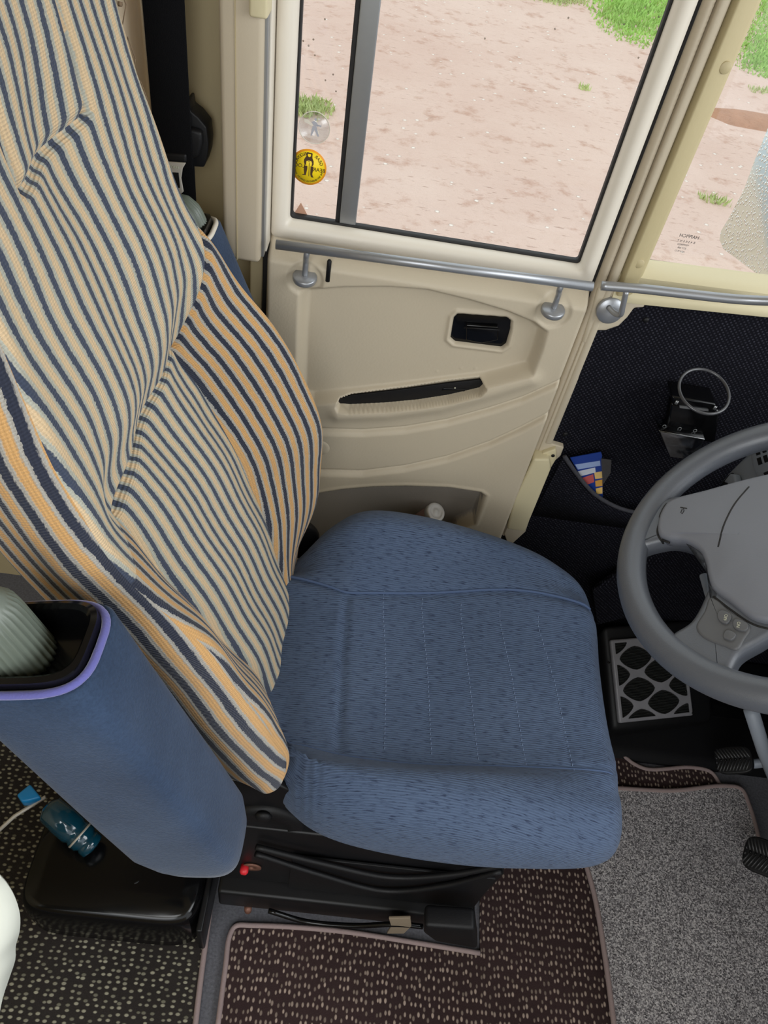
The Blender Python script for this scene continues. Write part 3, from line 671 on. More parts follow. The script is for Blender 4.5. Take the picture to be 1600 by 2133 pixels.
for a in stq:
    g = []; yy = .436
    while yy < .675:
        xx = float(stitch_x(a, yy))
        p, q = cpt(xx, yy), cpt(xx, yy+.0042); g.append(tube_geo([p+[0,0,.0003], (p+q)/2+[0,0,.0007], q+[0,0,.0003]], .00045, 5)); yy += .0072
    par(mobj('stitch_line', *merge(g), M_stitch), seat)

# ---- folding armrests
def armrest(yc, sx, near):
    nm = 'armrest'; wy = .083
    ax0 = np.array([-.101, yc, .555]); ax1 = np.array([-.205+sx, yc, .915])
    ax = nrm(ax1-ax0); xd = nrm(np.array([1,0,0])-ax*ax[0]); yv = np.array([0,1,0])
    secs = []; L = np.linalg.norm(ax1-ax0)
    def sec(c, dx, dy, e=3.2, skew=0):
        out = []
        for k in range(48):
            a = 2*math.pi*k/48; ca, sa = math.cos(a), math.sin(a)
            out.append(c+xd*dx*math.copysign(abs(ca)**(2/e), ca)+yv*dy*math.copysign(abs(sa)**(2/e), sa)+ax*skew*math.copysign(abs(ca)**(2/e), ca))
        return out
    prof = [(-.032,.010,.010),(-.029,.030,.024),(-.016,.044,.034),(.005,.052,.0385),(.04,.057,.041),(.12,.057,.0415),(.22,.056,.0415),(.30,.055,.0415),(L-.004,.055,.0415),(L,.053,.040)]
    R_ = [sec(ax0+ax*h, dx, dy, 5.0 if h > .03 else 3.6) for h, dx, dy in prof]
    # open top: rim turned in
    R_ += [sec(ax0+ax*(L-.002), .050, .0355, 3.4), sec(ax0+ax*(L-.02), .049, .0345, 3.4)]
    n = 48; V = [p for r in R_ for p in r]; Fc = [[i*n+k, i*n+(k+1) % n, (i+1)*n+(k+1) % n, (i+1)*n+k] for i in range(len(R_)-1) for k in range(n)]
    Fc += [list(range(n))[::-1], [(len(R_)-1)*n+k for k in range(n)]]
    a = par(mobj(nm, V, Fc, M_vel), seat)
    rim = sec(ax0+ax*(L+.001), .053, .038, 3.4)
    tube('rim_piping', rim, .0032, M_purp if near else M_cream2, a, 8, closed=True).matrix_parent_inverse = Matrix.Identity(4)
    # black tray with raised lip
    trayR = [sec(ax0+ax*(L+.010), .0495,.0345,4), sec(ax0+ax*(L+.012), .046,.031,4), sec(ax0+ax*(L+.009), .043,.028,4), sec(ax0+ax*(L-.016), .040,.026,4)]
    base = [sec(ax0+ax*(L-.012), .0495,.0345,4)]
    RR = base+trayR; V = [p for r in RR for p in r]; Fc = [[i*n+k, i*n+(k+1) % n, (i+1)*n+(k+1) % n, (i+1)*n+k] for i in range(len(RR)-1) for k in range(n)]
    Fc += [list(range(n))[::-1], [(len(RR)-1)*n+k for k in range(n)]]
    autosmooth(mobj('end_tray', V, Fc, M_gloss, a), 30)
    kb = ax0+ax*(L-.012)+xd*(-.012 if near else .024)
    kn_ = lathe('adjuster_knob', [(.0235,0),(.0235,.006),(.023,.046),(.022,.056),(.0195,.062),(.0185,.064),(.016,.069),(.011,.074),(.005,.077),(.001,.0775)] if near else [(.0235,-.01),(.0235,.0),(.023,.034),(.022,.042),(.0195,.047),(.0185,.049),(.016,.054),(.011,.058),(.005,.061),(.001,.0615)], kb, ax, M_knob, a, 120, rad=lambda k, h: 1+(.035 if (k % 4) < 2 else -.035)*(1 if h < .06 else 0))
    return a
armA = armrest(.282, 0, True); armA['label'] = 'near blue velour armrest folded upright with purple rim'
armB = armrest(.858, -.04, False); armB['label'] = 'far armrest folded upright behind the backrest'
# lower blue sleeve of the far armrest edge is the same velour

# ---- recliner hub, brackets, pedestal
ht = on(560, 1690, y=.372)
hub = par(lathe('recliner_cover', [(.052,0),(.052,.014),(.047,.020),(.030,.022),(.029,.020)], (ht[0]-.002, .385, ht[2]-.035), (0,-1,0), M_blk, None, 48), seat)
bo = on(548, 1706, y=.36); par(lathe('recliner_bolt', [(.011,0),(.011,.004),(.007,.008)], (bo[0], .366, bo[2]), (0,-1,0), M_blk, None, 24), seat)
hf_ = on(650, 1095, y=.83); par(lathe('recliner_cover', [(.045,0),(.045,.014),(.030,.020)], (hf_[0]-.03, .80, hf_[2]-.01), (0,1,0), M_blk, None, 40), seat)
par(prism('side_plate', [(-.12,.372,.50),(-.03,.372,.50),(.06,.372,.43),(.20,.372,.395),(.27,.372,.385),(.27,.372,.36),(-.14,.372,.36),(-.145,.372,.42)], (0,.01,0), M_metal, None, .003), seat)
# pedestal: upper skirt, sloping plate, lip
cz = .16
def LP(px, py, y): return on(px, py, y=y)
pd = par(prism('pedestal', [(-.115,.362,.155),(.293,.362,.155),(.30,.362,.30),(.285,.362,.375),(-.145,.362,.375),(-.15,.362,.25)], (0,.40,0), M_metal, None, .004), seat)
par(box('pedestal_lip', (-.105,.340,.085), (.293,.80,.150), M_metal, None, .006), seat)
par(prism('cover_sheet', [(.0,.355,.158),(.288,.355,.158),(.288,.3555,.30),(.0,.3555,.30)], (0,.004,0), M_blk, None, .001), seat)
par(box('floor_mount', (-.06,.42,.0), (.26,.74,.085), M_metal, None, .004), seat)
for off, x_, sag in ((.0,.30,.055), (.028,.29,.10)):
    pth = catmull([(-.05,.352,.335-off),(.04,.350,.33-off-sag*.45),(.14,.349,.325-off-sag*.8),(.22,.350,.345-off-sag*.5),(.285,.354,.37-off)], 8)
    par(tube('bellows_fold', pth, .0045, M_blk, None, 8), seat)
rk = on(524, 1810, y=.358); wsh = par(lathe('washer', [(.014,0),(.014,.002),(.004,.0022),(.004,.0005)], (rk[0], .3615, rk[2]), (0,-1,0), M_copper, None, 28), seat)
rk2 = on(508, 1817, y=.352); par(lathe('red_stop', [(.0062,0),(.0062,.010),(.004,.013)], (rk2[0], .362, rk2[2]), (0,-1,0), M_red, None, 18), seat)
q = on(515, 1903, y=.335); par(lathe('red_stop', [(.006,-.008),(.006,.008),(.004,.012)], (q[0], .342, q[2]), (0,0,-1), M_copper, None, 14), seat)
pth = catmull([on(560,1897,y=.335), on(640,1920,y=.330), on(740,1928,y=.328), on(830,1925,y=.328), on(880,1930,y=.33)], 6)
par(tube('bowden_cable', pth, .0042, M_gloss, None, 10), seat)
par(prism('tape_tag', [on(*p, y=.325) for p in ((810,1914),(855,1913),(857,1930),(842,1945),(806,1945),(815,1930))], (0,.004,0), M_tape, None, .001), seat)
hd = par(prism('slide_handle', [on(*p, y=.30) for p in ((884,1930),(990,1937),(995,1978),(905,1962),(882,1945))], (0,.030,0), M_blk, None, .006), seat)
hn_ = on(880, 1935, y=.31); lathe('handle_socket', [(.007,0),(.0045,.012),(.002,.016)], hn_, (1,-.1,-.1), M_knob, hd, 16).matrix_parent_inverse = hd.matrix_parent_inverse

# ================================================================ DOOR RAIL and front rail
def disc_foot(parent, c, ax, r, m): return lathe('rail_foot', [(r*.96,-.002),(r,0),(r,.004),(r*.93,.0058),(r*.3,.0062)], c, ax, m, parent, 40)
ra = on(575, 509, y=.908); rb = on(1235, 597, y=.908)
r1 = thing('grab_rail', 'long silver rail across the door below the window on two round feet', 'rail', 'silver curtain rails', loc=tuple(float(v) for v in (ra+rb)/2))
par(tube('rail_bar', [ra, rb], .0062, M_rail, None, 20), r1)
for pf, pt in (((635,578),(640,526)), ((1152,646),(1171,597))):
    c0 = on(*pf, y=.927); tp = on(*pt, y=.905); tp[1] = .909
    f_ = par(disc_foot(None, c0+np.array([0,0,-.002]), (0,-.16,.98), .0165, M_rail), r1)
    par(tube('rail_peg', catmull([c0+np.array([0,0,.002]), c0+np.array([(tp[0]-c0[0])*.15,-.004,(tp[2]-c0[2])*.5]), tp+np.array([-.001,-.001,-.006]), tp+np.array([0,.000,.001])], 6), [.004]*19, M_rail, None, 12), r1)
r2 = thing('grab_rail', 'curved silver rail running forward from the pillar under the quarter window', 'rail', 'silver curtain rails', loc=tuple(float(v) for v in on(1272,643,y=.94)))
pa = [on(1253,595,y=.915), on(1330,601,y=.912), on(1420,611,y=.908), on(1500,620,y=.905), on(1560,625,y=.90), on(1640,627,y=.885), on(1720,624,y=.87), on(1800,615,y=.85)]
par(tube('rail_bar', catmull(pa, 8), .0062, M_rail, None, 20), r2)
c0 = on(1270, 645, y=.942); par(disc_foot(None, c0, (0,-1,.15), .019, M_rail), r2)
par(tube('rail_peg', catmull([on(1268,640,y=.937), on(1280,652,y=.925), on(1293,655,y=.915), on(1297,640,y=.913), on(1305,606,y=.912)], 6), .0038, M_rail, None, 12), r2)

# ================================================================ hinge stop cover
hc = [on(*p, y=.925) for p in ((1112,957),(1145,957),(1148,978),(1094,1108),(1056,1103),(1072,1040))]
hs = prism('hinge_cover', hc, (0,.03,0), M_yel, None, .004); tag(hs, 'aged cream plastic hinge cover at the foot of the door pillar', 'cover')
prism('cover_foot', [on(*p, y=.938) for p in ((1130,945),(1158,935),(1160,955),(1145,980),(1128,975))], (0,.012,0), M_yel, hs, .002)
lathe('screw_hole', [(.003,0),(.003,.001)], on(1152, 949, y=.9375), (0,-1,0), M_blk, hs, 14)
ck = box('check_strap', tuple(on(1062,1045,y=.945)+np.array([-.005,0,-.012])), tuple(on(1062,1045,y=.945)+np.array([.012,.01,.006])), M_alu, None, .002); tag(ck, 'small grey metal check strap between door and hinge cover', 'strap')

# ================================================================ seat belt, curtain
YB = .900
belt = thing('seat_belt', 'black seat belt hanging with its silver tongue behind the backrest', 'seat belt', loc=(-.25,.9,1.0))
xl, xr = -.272, -.2285
bw = mat('black_webbing', (.005,.005,.006), .9, spec=.1, bump=.6, bscale=700)
par(box('webbing', (xl, YB, .985), (xr, YB+.0025, 1.7), bw, None, .0008), belt)
par(box('webbing', (xl+.025, YB+.012, .86), (xr-.001, YB+.0145, 1.0), bw, None, .0008), belt)
gp = [on(*p, y=.915) for p in ((386,212),(393,212),(396,232),(412,244),(430,266),(434,300),(432,325),(425,349),(392,347),(380,330))]
par(prism('belt_guide', gp, (0,.03,0), M_blk, None, .006), belt)
gp = [on(*p, y=.905) for p in ((380,268),(400,270),(420,276),(421,300),(414,328),(392,336),(370,336))]
par(prism('guide_cheek', gp, (0,.012,0), M_blk, None, .004), belt)
tg = [on(*p, y=.893) for p in ((337,337),(387,340),(380,352),(377,372),(382,400),(377,404),(356,402),(352,380),(346,360))]
par(prism('belt_tongue', tg, (0,.003,0), M_steel, None, .001), belt)
par(prism('tongue_slot', [on(*p, y=.8925) for p in ((354,359),(372,360),(375,392),(359,391))], (0,.001,0), M_blk, None, .0004), belt)
zt = on(362, 347, y=.8925); par(text('tongue_lettering', 'press', .006, zt, (1,0,0), (0,0,1), M_print, None), belt)
par(prism('tongue_holder', [on(*p, y=.897) for p in ((325,318),(388,322),(388,341),(335,338))], (0,.012,0), M_blk, None, .003), belt)

def curtain_mat():
    s = NT('beige_curtain_cloth'); s.p(Base_Color=(*srgb(214,196,170), 1), Roughness=.9, Sheen_Weight=.2)
    s.bump(s.noise(s.n('ShaderNodeTexCoord').outputs['Object'], 600, 2), .3, .001); return s.m
M_curt = curtain_mat()
V = []; Fc = []; na, nb_ = 40, 30
for i in range(nb_):
    z = .95+(1.7-.95)*i/(nb_-1)
    for j in range(na):
        x = -.42+(.145)*j/(na-1); V.append((x, .915+.012*math.sin(j*.75)+.004*math.sin(i*.3+j), z))
Fc = [[i*na+j, i*na+j+1, (i+1)*na+j+1, (i+1)*na+j] for i in range(nb_-1) for j in range(na-1)]
cur = mobj('curtain', V, Fc, M_curt); cur.modifiers.new('s', 'SOLIDIFY').thickness = .002; tag(cur, 'beige curtain with a small diamond pattern beside the seat belt', 'curtain')
M_dia = mat('curtain_print', srgb(150,128,104), .9)
for px, py in ((270,120), (250,8), (296,208)):
    c0 = on(px, py, y=.896)
    d = [(0,.020),(.0062,0),(0,-.020),(-.0062,0)]
    g = [tube_geo([c0+np.array([d[k][0],0,d[k][1]]), c0+np.array([d[(k+1)%4][0],0,d[(k+1)%4][1]])], .0006, 5) for k in range(4)]
    g.append(tube_geo([c0+np.array([-.002,0,0]), c0+np.array([.002,0,0])], .0025, 5)); mobj('diamond_print', *merge(g), M_dia, cur)

# ================================================================ window stickers and marks
YS = .976
Xo, Zo = np.array([-1.0,0,0]), np.array([0,0,1.0])
c0 = on(643, 348, y=YS); rS = (on(681,348,y=YS)[0]-on(606,348,y=YS)[0])/2
M_yl = mat('yellow_print', srgb(255,222,20), .5); M_or = mat('orange_print', srgb(250,165,30), .5); M_br = mat('brown_print', srgb(70,45,15), .6)
bs = lathe('round_sticker', [(rS,0),(rS,.0004)], c0, (0,-1,0), M_or, None, 64); tag(bs, 'yellow round sticker with a standing bear on the left window pane', 'sticker')
lathe('yellow_field', [(rS*.89,0),(rS*.89,.0002)], c0+[0,-.0004,0], (0,-1,0), M_yl, bs, 64)
def P2(u, v, dy=-.0007): return c0+np.array([u*rS, dy, v*rS])        # inside view coordinates
def shape(name, pts, m, dy=-.0007): return prism(name, [P2(u, v, dy) for u, v in pts], (0,-.0002,0), m, bs)
def zs(l): return [((a-437)/277, -(b-1058)/295) for a, b in l]      # read off the sticker, 0..1 of its radius
shape('bear_print', zs([(395,825),(410,815),(440,818),(475,818),(487,828),(485,870),(488,900),(510,950),(512,1000),(500,1025),(480,1030),(488,990),(478,955),(440,945),(400,958),(395,1000),(400,1028),(375,1020),(360,980),(362,940),(378,905),(395,880)]), M_br)
shape('bear_print', zs([(368,1035),(418,1040),(418,1090),(408,1150),(400,1195),(345,1198),(345,1190),(375,1175),(365,1110)]), M_br)
shape('bear_print', zs([(468,1035),(512,1035),(510,1100),(500,1160),(510,1195),(525,1215),(485,1215),(470,1170)]), M_br)
shape('bear_face', zs([(415,840),(462,838),(464,870),(440,890),(416,872)]), M_yl, -.001)
shape('staff_print', zs([(442,985),(450,985),(452,1205),(444,1205)]), M_br)
shape('staff_print', zs([(428,962),(455,962),(455,970),(428,970)]), M_br)
text('sticker_lettering', 'BEAR', rS*.30, P2(.60,-.08,-.0008), Xo, Zo, M_br, bs, .0001)
text('sticker_lettering', 'LOCK', rS*.30, P2(-.60,.03,-.0008), Xo, Zo, M_br, bs, .0001)
def arc(s, a0, a1, r, size, flip=False):
    for k, ch in enumerate(s):
        if ch == ' ': continue
        a = math.radians(a0+(a1-a0)*k/max(len(s)-1, 1)); rad = math.sin(a)*Xo+math.cos(a)*Zo; tn_ = math.cos(a)*Xo-math.sin(a)*Zo
        if flip: rad_, tn_ = -rad, -tn_
        else: rad_ = rad
        text('sticker_lettering', ch, size, c0+rad*r*rS+np.array([0,-.0008,0]), tn_, rad_, M_br, bs, .0001)
arc('GEAR', -68, -32, .74, rS*.25); arc('BLOCKADE', 16, 78, .74, rS*.24)
arc('THE 2ND GENERATION GEARLOCK SYSTEM', 256, 102, .80, rS*.13, True)
# clear disc with a walking figure
c1 = on(655, 266, y=YS); r1_ = (on(687,266,y=YS)[0]-on(622,266,y=YS)[0])/2
ds = lathe('clear_sticker', [(r1_,0),(r1_,.0004)], c1, (0,-1,0), M_clear, None, 64); tag(ds, 'clear round sticker showing a walking figure above the yellow one', 'sticker')
tube('disc_rim', [c1+np.array([math.cos(a)*r1_,-.0004,math.sin(a)*r1_]) for a in np.linspace(0, 2*math.pi, 48, endpoint=False)], .0005, M_cream2, ds, 6, closed=True)
M_fig = mat('faded_figure_print', srgb(170,170,178), .6)
def zf(l): return [c1+np.array([(a-532)/230*r1_, -.0006, -(b-470)/265*r1_]) for a, b in l]
for pts in ([(485,380),(525,355),(570,385),(585,440),(520,435)], [(505,440),(560,440),(610,600),(585,603),(535,500),(500,605),(482,605),(495,500)], [(525,315),(545,308),(565,320),(562,345),(540,352),(527,340)], [(575,405),(630,415),(640,370),(630,440),(578,430)]):
    prism('walking_figure', zf(pts), (0,-.0002,0), M_fig, ds)
prism('diagonal_bar', zf([(375,350),(430,350),(600,520),(610,570),(500,445),(380,400)]), (0,-.0001,0), M_cream2, ds)
# amber triangle at the pane foot
M_tri = mat('faded_amber_print', srgb(196,150,124), .6)
tr_ = prism('triangle_sticker', [on(*p, y=YS) for p in ((627,422),(646,458),(608,452))], (0,-.0004,0), M_tri); tag(tr_, 'faded amber triangle sticker at the bottom of the left pane', 'sticker')
# glass mark
M_mk = mat('black_glass_print', (.03,.03,.03), .6)
q0 = on(1436, 493, y=.9855); gmk = text('glass_mark', 'HAPPICH', .0066, q0, Xo, Zo, M_mk, None, .0001); tag(gmk, 'black maker lettering printed on the quarter window', 'glass print')
for s_, sz, dzz, dxx in (('B A S K E N T', .0042, -.0075, .002), ('TEMPERED', .0034, -.0125, 0), ('E37 43R', .0036, -.0172, 0), ('AS-2 M 21', .0033, -.022, -.001)):
    text('small_print', s_, sz, q0+np.array([-.003+dxx,0,dzz]), Xo, Zo, M_mk, gmk, .0001)

# ================================================================ jar in the door pocket
jc = on(909, 1066, y=.925); jax = nrm([.35,-.30,.85])
jar = thing('tub', 'white capped tub standing in the grey door pocket', 'jar', loc=tuple(float(v) for v in jc-jax*.08))
par(lathe('tub_body', [(.0165,-.085),(.0165,-.012)], jc, jax, mat('brown_label', srgb(150,120,112), .5, var=.3, vscale=120), None, 32), jar)
par(lathe('tub_lid', [(.0178,-.012),(.018,-.002),(.017,.0),(.012,.0004),(.0115,-.0006),(.006,-.0006),(.0055,0),(.001,0)], jc, jax, M_white, None, 40), jar)

# ================================================================ card packet in the lining pocket
M_cardb = mat('blue_card', srgb(30,60,140), .4)
cp = lambda l, y=.936: [on(*p, y=y) for p in l]
card = prism('card_packet', cp([(1188,954),(1252,942),(1254,948),(1256,1045),(1225,1020)]), (0,.0015,0), M_cardb); tag(card, 'blue backed blister packet tucked in the black map pocket', 'packet')
for k, (cpts, colr) in enumerate((([(1198,968),(1250,960),(1251,970),(1204,978)], srgb(150,170,210)), ([(1204,982),(1240,974),(1241,984),(1210,992)], srgb(200,205,215)), ([(1212,996),(1236,988),(1238,1004),(1222,1010)], srgb(190,90,90)), ([(1238,985),(1254,982),(1255,996),(1240,998)], srgb(225,190,120)), ([(1240,1002),(1255,999),(1255,1012),(1241,1014)], srgb(215,160,70)), ([(1241,1018),(1255,1015),(1255,1028),(1243,1030)], srgb(230,190,110)))):
    prism('card_print', cp(cpts, .9355), (0,.0006,0), mat('card_print_%s' % 'abcdef'[k], colr, .5), card)
pb = prism('clear_bag', cp([(1252,955),(1274,958),(1272,985),(1256,1010)], .934), (0,.001,0), M_plas); tag(pb, 'crumpled clear bag beside the blue packet', 'bag')

# ================================================================ cup holder
ch = thing('cup_holder', 'black folding cup holder with a wire ring on the lining', 'cup holder', loc=tuple(float(v) for v in on(1460,860,y=.92)))
rc = on(1467, 815, y=.87); rr_ = [rc+np.array([math.cos(a)*.036, math.sin(a)*.034, math.sin(a)*.012]) for a in np.linspace(0, 2*math.pi, 60, endpoint=False)]
M_ring = mat('grey_ring', (.045,.045,.05), .25, spec=.7)
par(tube('cup_ring', rr_, .0023, M_ring, None, 10, closed=True), ch)
par(prism('holder_arm', [on(*p, y=.905) for p in ((1400,826),(1492,842),(1494,860),(1402,846))], (0,.04,0), M_gloss, None, .003), ch)
par(prism('holder_back', [on(*p, y=.93) for p in ((1398,840),(1500,855),(1490,925),(1385,905))], (0,.02,0), M_gloss, None, .004), ch)
par(prism('holder_edge', [on(*p, y=.903) for p in ((1416,846),(1476,854),(1476,857),(1416,850))], (0,.002,0), M_alu, None), ch)
for p in ((1408,838), (1411,839), (1488,849), (1491,850)):
    q = on(*p, y=.902); par(lathe('pivot_pin', [(.0012,-.003),(.0012,.003)], q, (0,0,1), M_alu, None, 8), ch)
for p in ((1384,888), (1416,893), (1448,897)):
    q = on(*p, y=.928); par(tube('screw_ring', [q+np.array([math.cos(a)*.0026,0,math.sin(a)*.0026]) for a in np.linspace(0, 6.28, 14, endpoint=False)], .0005, M_alu, None, 5, closed=True), ch)
par(prism('clear_tray', [on(*p, y=.915) for p in ((1372,897),(1440,910),(1470,915),(1450,960),(1395,953))], (0,.03,0), M_plas, None, .002), ch)

# ================================================================ STEERING WHEEL
WC = np.array([.514,.58,.815]); WA = .64
WN = np.array([-math.sin(WA),0,math.cos(WA)]); WU = np.array([math.cos(WA),0,math.sin(WA)]); WV = np.array([0,1.0,0])
def wp(u, v, h=0): return WC+u*WU+v*WV+h*WN
sw = thing('steering_wheel', 'grey four-spoke steering wheel at the right edge', 'steering wheel', loc=tuple(float(v) for v in WC))
par(tube('rim', [wp(.183*math.cos(a), .183*math.sin(a)) for a in np.linspace(0, 2*math.pi, 140, endpoint=False)], .0185, M_wheel, None, 28, closed=True, flat=.92), sw)
def mirror(l): return l+[(u, -v) for u, v in l[::-1] if abs(v) > 1e-6]
def slab(name, outline, h0, h1, m, parent, r=.006, dome=0):
    """rounded slab in the wheel plane, top surface domed"""
    P = catmull([(u, v, 0) for u, v in outline], 5, True)[:, :2]; c = P.mean(0); n = len(P)
    e = np.roll(P, -1, 0)-np.roll(P, 1, 0); nn_ = np.stack([e[:,1], -e[:,0]], -1); nn_ /= np.linalg.norm(nn_, axis=1, keepdims=True)
    ar = .5*np.sum(P[:,0]*np.roll(P[:,1],-1)-np.roll(P[:,0],-1)*P[:,1]); nn_ *= np.sign(ar)
    R_ = [(P-nn_*r*.0, h0), (P, h1-r)]
    for k in (20,40,60,75,90): a = math.radians(k); R_.append((P-nn_*r*(1-math.cos(a)), h1-r+r*math.sin(a)))
    last = R_[-1][0]
    for f in (.85,.7,.5,.3,.1): R_.append((c+(last-c)*f, h1+dome*(1-f*f)))
    V = [wp(u, v, h) for q, h in R_ for u, v in q]; Fc = [[i*n+k, i*n+(k+1) % n, (i+1)*n+(k+1) % n, (i+1)*n+k] for i in range(len(R_)-1) for k in range(n)]
    Fc += [list(range(n))[::-1], [(len(R_)-1)*n+k for k in range(n)]]
    o = mobj(name, V, Fc, m, None)
    bm = bmesh.new(); bm.from_mesh(o.data); bmesh.ops.recalc_face_normals(bm, faces=bm.faces); bm.to_mesh(o.data); bm.free()
    return par(o, parent)
# spokes: two toward the driver, two forward
slab('spoke', [(-.09,-.02),(-.092,.012),(-.104,.036),(-.126,.052),(-.150,.055),(-.172,.055),(-.165,.085),(-.152,.104),(-.134,.120),(-.114,.122),(-.08,.112),(-.04,.095)], -.014, .010, M_wheel, sw, .008)
slab('spoke', [(-.09,.02),(-.092,-.012),(-.104,-.036),(-.126,-.066),(-.150,-.078),(-.162,-.095),(-.140,-.122),(-.112,-.145),(-.100,-.135),(-.088,-.120),(-.06,-.108),(-.03,-.09)], -.014, .010, M_wheel, sw, .008)
for sg in (1, -1):
    slab('spoke', [(.03,sg*.10),(.035,sg*.13),(.05,sg*.172),(.085,sg*.155),(.085,sg*.12),(.07,sg*.06)], -.016, .006, M_wheel, sw, .007)
slab('airbag_pad', mirror([(-.094,.0),(-.097,.022),(-.112,.042),(-.130,.052),(-.138,.062),(-.136,.085),(-.122,.112),(-.112,.120),(-.07,.119),(-.02,.118),(.03,.112),(.06,.09),(.075,.04),(.078,0)]) if False else
     [(-.094,.0),(-.097,.022),(-.112,.042),(-.128,.050),(-.137,.060),(-.134,.082),(-.122,.103),(-.112,.1085),(-.07,.108),(-.02,.107),(.03,.101),(.06,.09),(.075,.04),(.078,0),(.075,-.04),(.06,-.09),(.03,-.110),(-.02,-.100),(-.06,-.088),(-.082,-.055),(-.094,-.035),(-.095,-.015)], .0, .020, M_pad, sw, .006, .006)
slab('switch_panel', [(-.100,-.044),(-.109,-.060),(-.122,-.078),(-.118,-.092),(-.100,-.108),(-.088,-.116),(-.078,-.106),(-.068,-.092),(-.084,-.066),(-.094,-.048)], .0, .0125, M_switch, sw, .003)
from mathutils.bvhtree import BVHTree
def bvh(objs):
    V = []; P = []
    for o in objs:
        k = len(V); V += [v.co.copy() for v in o.data.vertices]; P += [[i+k for i in p.vertices] for p in o.data.polygons]
    return BVHTree.FromPolygons(V, P)
WB = bvh([o for o in sw.children if o.name.split('.')[0] in ('airbag_pad', 'switch_panel', 'spoke')])
def drape(P, lift=.0003):
    out = []
    for p in P:
        h = WB.ray_cast(Vector((p+WN*.06).tolist()), Vector((-WN).tolist()))[0]; out.append((np.array(h) if h is not None else p)+WN*lift)
    return out
tube_ = lambda nm, pts, r, h, m: par(tube(nm, drape(catmull([wp(u, v, h) for u, v in pts], 8), -.0003), r, m, None, 8), sw)
tube_('pad_seam', [(-.024,.090),(-.045,.068),(-.062,.042),(-.076,.013)], .0011, .0235, M_rubber)
tube_('pad_gap', [(-.116,.109),(-.130,.090),(-.139,.070),(-.137,.056),(-.128,.046)], .0013, .012, M_rubber)
tube_('panel_gap', [(-.096,-.043),(-.082,-.066),(-.062,-.092),(-.03,-.108)], .0013, .0135, M_rubber)
eb = onp(1424, 1063, WC+WN*.021, WN)-WC; eu, ev = eb.dot(WU), eb[1]
for pts in ([(-.004,-.0045),(.004,-.0045)], ):
    pass
ou, ov = ray(1422,1063), None
def wpx(px, py, h): return onp(px, py, WC+WN*h, WN)
par(tube('horn_mark', drape([wpx(*p, .0208) for p in ((1418,1058),(1432,1061))]), .0006, M_rubber, None, 6), sw)
par(tube('horn_mark', drape([wpx(*p, .0208) for p in ((1424,1059),(1426,1066),(1422,1072),(1419,1069),(1422,1062))]), .0005, M_rubber, None, 6), sw)
for nm, pts in (('button', ((1494,1277),(1502,1270),(1520,1276),(1524,1284),(1514,1298),(1498,1292))), ('button', ((1526,1296),(1532,1288),(1555,1296),(1559,1304),(1552,1313),(1530,1308))), ('button', ((1506,1326),(1512,1312),(1526,1314),(1533,1321),(1524,1332),(1512,1330)))):
    P = catmull([wpx(*p, .0155) for p in pts], 3, True); par(prism('button', P, -WN*.004, M_switch, None, .001), sw)
# lettering follows the picture: turned a quarter clockwise
for s_, px, py in (('OFF', 1511, 1286), ('ON', 1538, 1301)):
    a_, b_ = wpx(px, py, .0158), wpx(px+6 if s_ == 'OFF' else px-2, py+20, .0158) 
    xd_ = nrm(wpx(px+(-3), py+10, .0158)-a_); yd_ = nrm(np.cross(WN, xd_))
    if s_ == 'ON': xd_ = nrm(wpx(px+2, py-10, .0158)-a_)*-1; yd_ = nrm(np.cross(WN, xd_))
    par(text('button_lettering', s_, .0046, a_, xd_, yd_, M_print, None, .0001), sw)
# column under the wheel
ccol = [wp(0,0,-.02), wp(.0,0,-.10), wp(0,-.01,-.30)]
col = tube('steering_column', [wp(.0,0,-.025), wp(.0,0,-.12), wp(.0,0,-.40)], [.055,.05,.045], M_dark, None, 20); tag(col, 'dark steering column below the wheel', 'steering column')
lv_ = prism('column_panel', [wpx(*p, -.05) for p in ((1455,1195),(1472,1190),(1478,1225),(1472,1255))], -WN*.03, M_dash, col, .003)

# ================================================================ dashboard pod with vents
dsh = thing('dashboard', 'grey dashboard pod with air vents behind the steering wheel', 'dashboard', loc=(.68,.6,.7))
def dpn(l, x): return [on(*p, x=x) for p in l]
DXp = .60
par(prism('dash_shell', [on(*p, x=.585) for p in ((1464,1062),(1490,1012),(1515,980),(1545,950),(1572,925),(1600,903),(1700,860),(1700,1060),(1600,1060))], (.10,-.02,.0), M_dash, None, .012), dsh)
par(prism('dash_opening', dpn([(1500,1010),(1516,990),(1524,984),(1532,1010),(1535,1030),(1478,1060)], .580), (.004,0,0), M_blk, None, .001), dsh)
par(prism('stalk_guard', dpn([(1506,1004),(1520,986),(1528,988),(1536,1022),(1534,1032),(1520,1034),(1514,1006)], .572), (.012,0,0), M_dash, None, .003), dsh)
vent = par(prism('vent_frame', dpn([(1562,940),(1575,922),(1620,905),(1650,960),(1580,1000),(1568,975)], .574), (.014,0,0), M_dash, None, .003), dsh)
for k in range(2):
    for j in range(3):
        a = (1572+j*13+k*4, 935+k*20-j*5)
        par(prism('vent_slot', dpn([(a[0],a[1]),(a[0]+8,a[1]-3),(a[0]+12,a[1]+11),(a[0]+4,a[1]+14)], .5735), (.003,0,0), M_blk, None), dsh)
par(prism('vent_slot', dpn([(1590,985),(1640,965),(1640,990),(1600,1003)], .5735), (.003,0,0), M_blk, None), dsh)

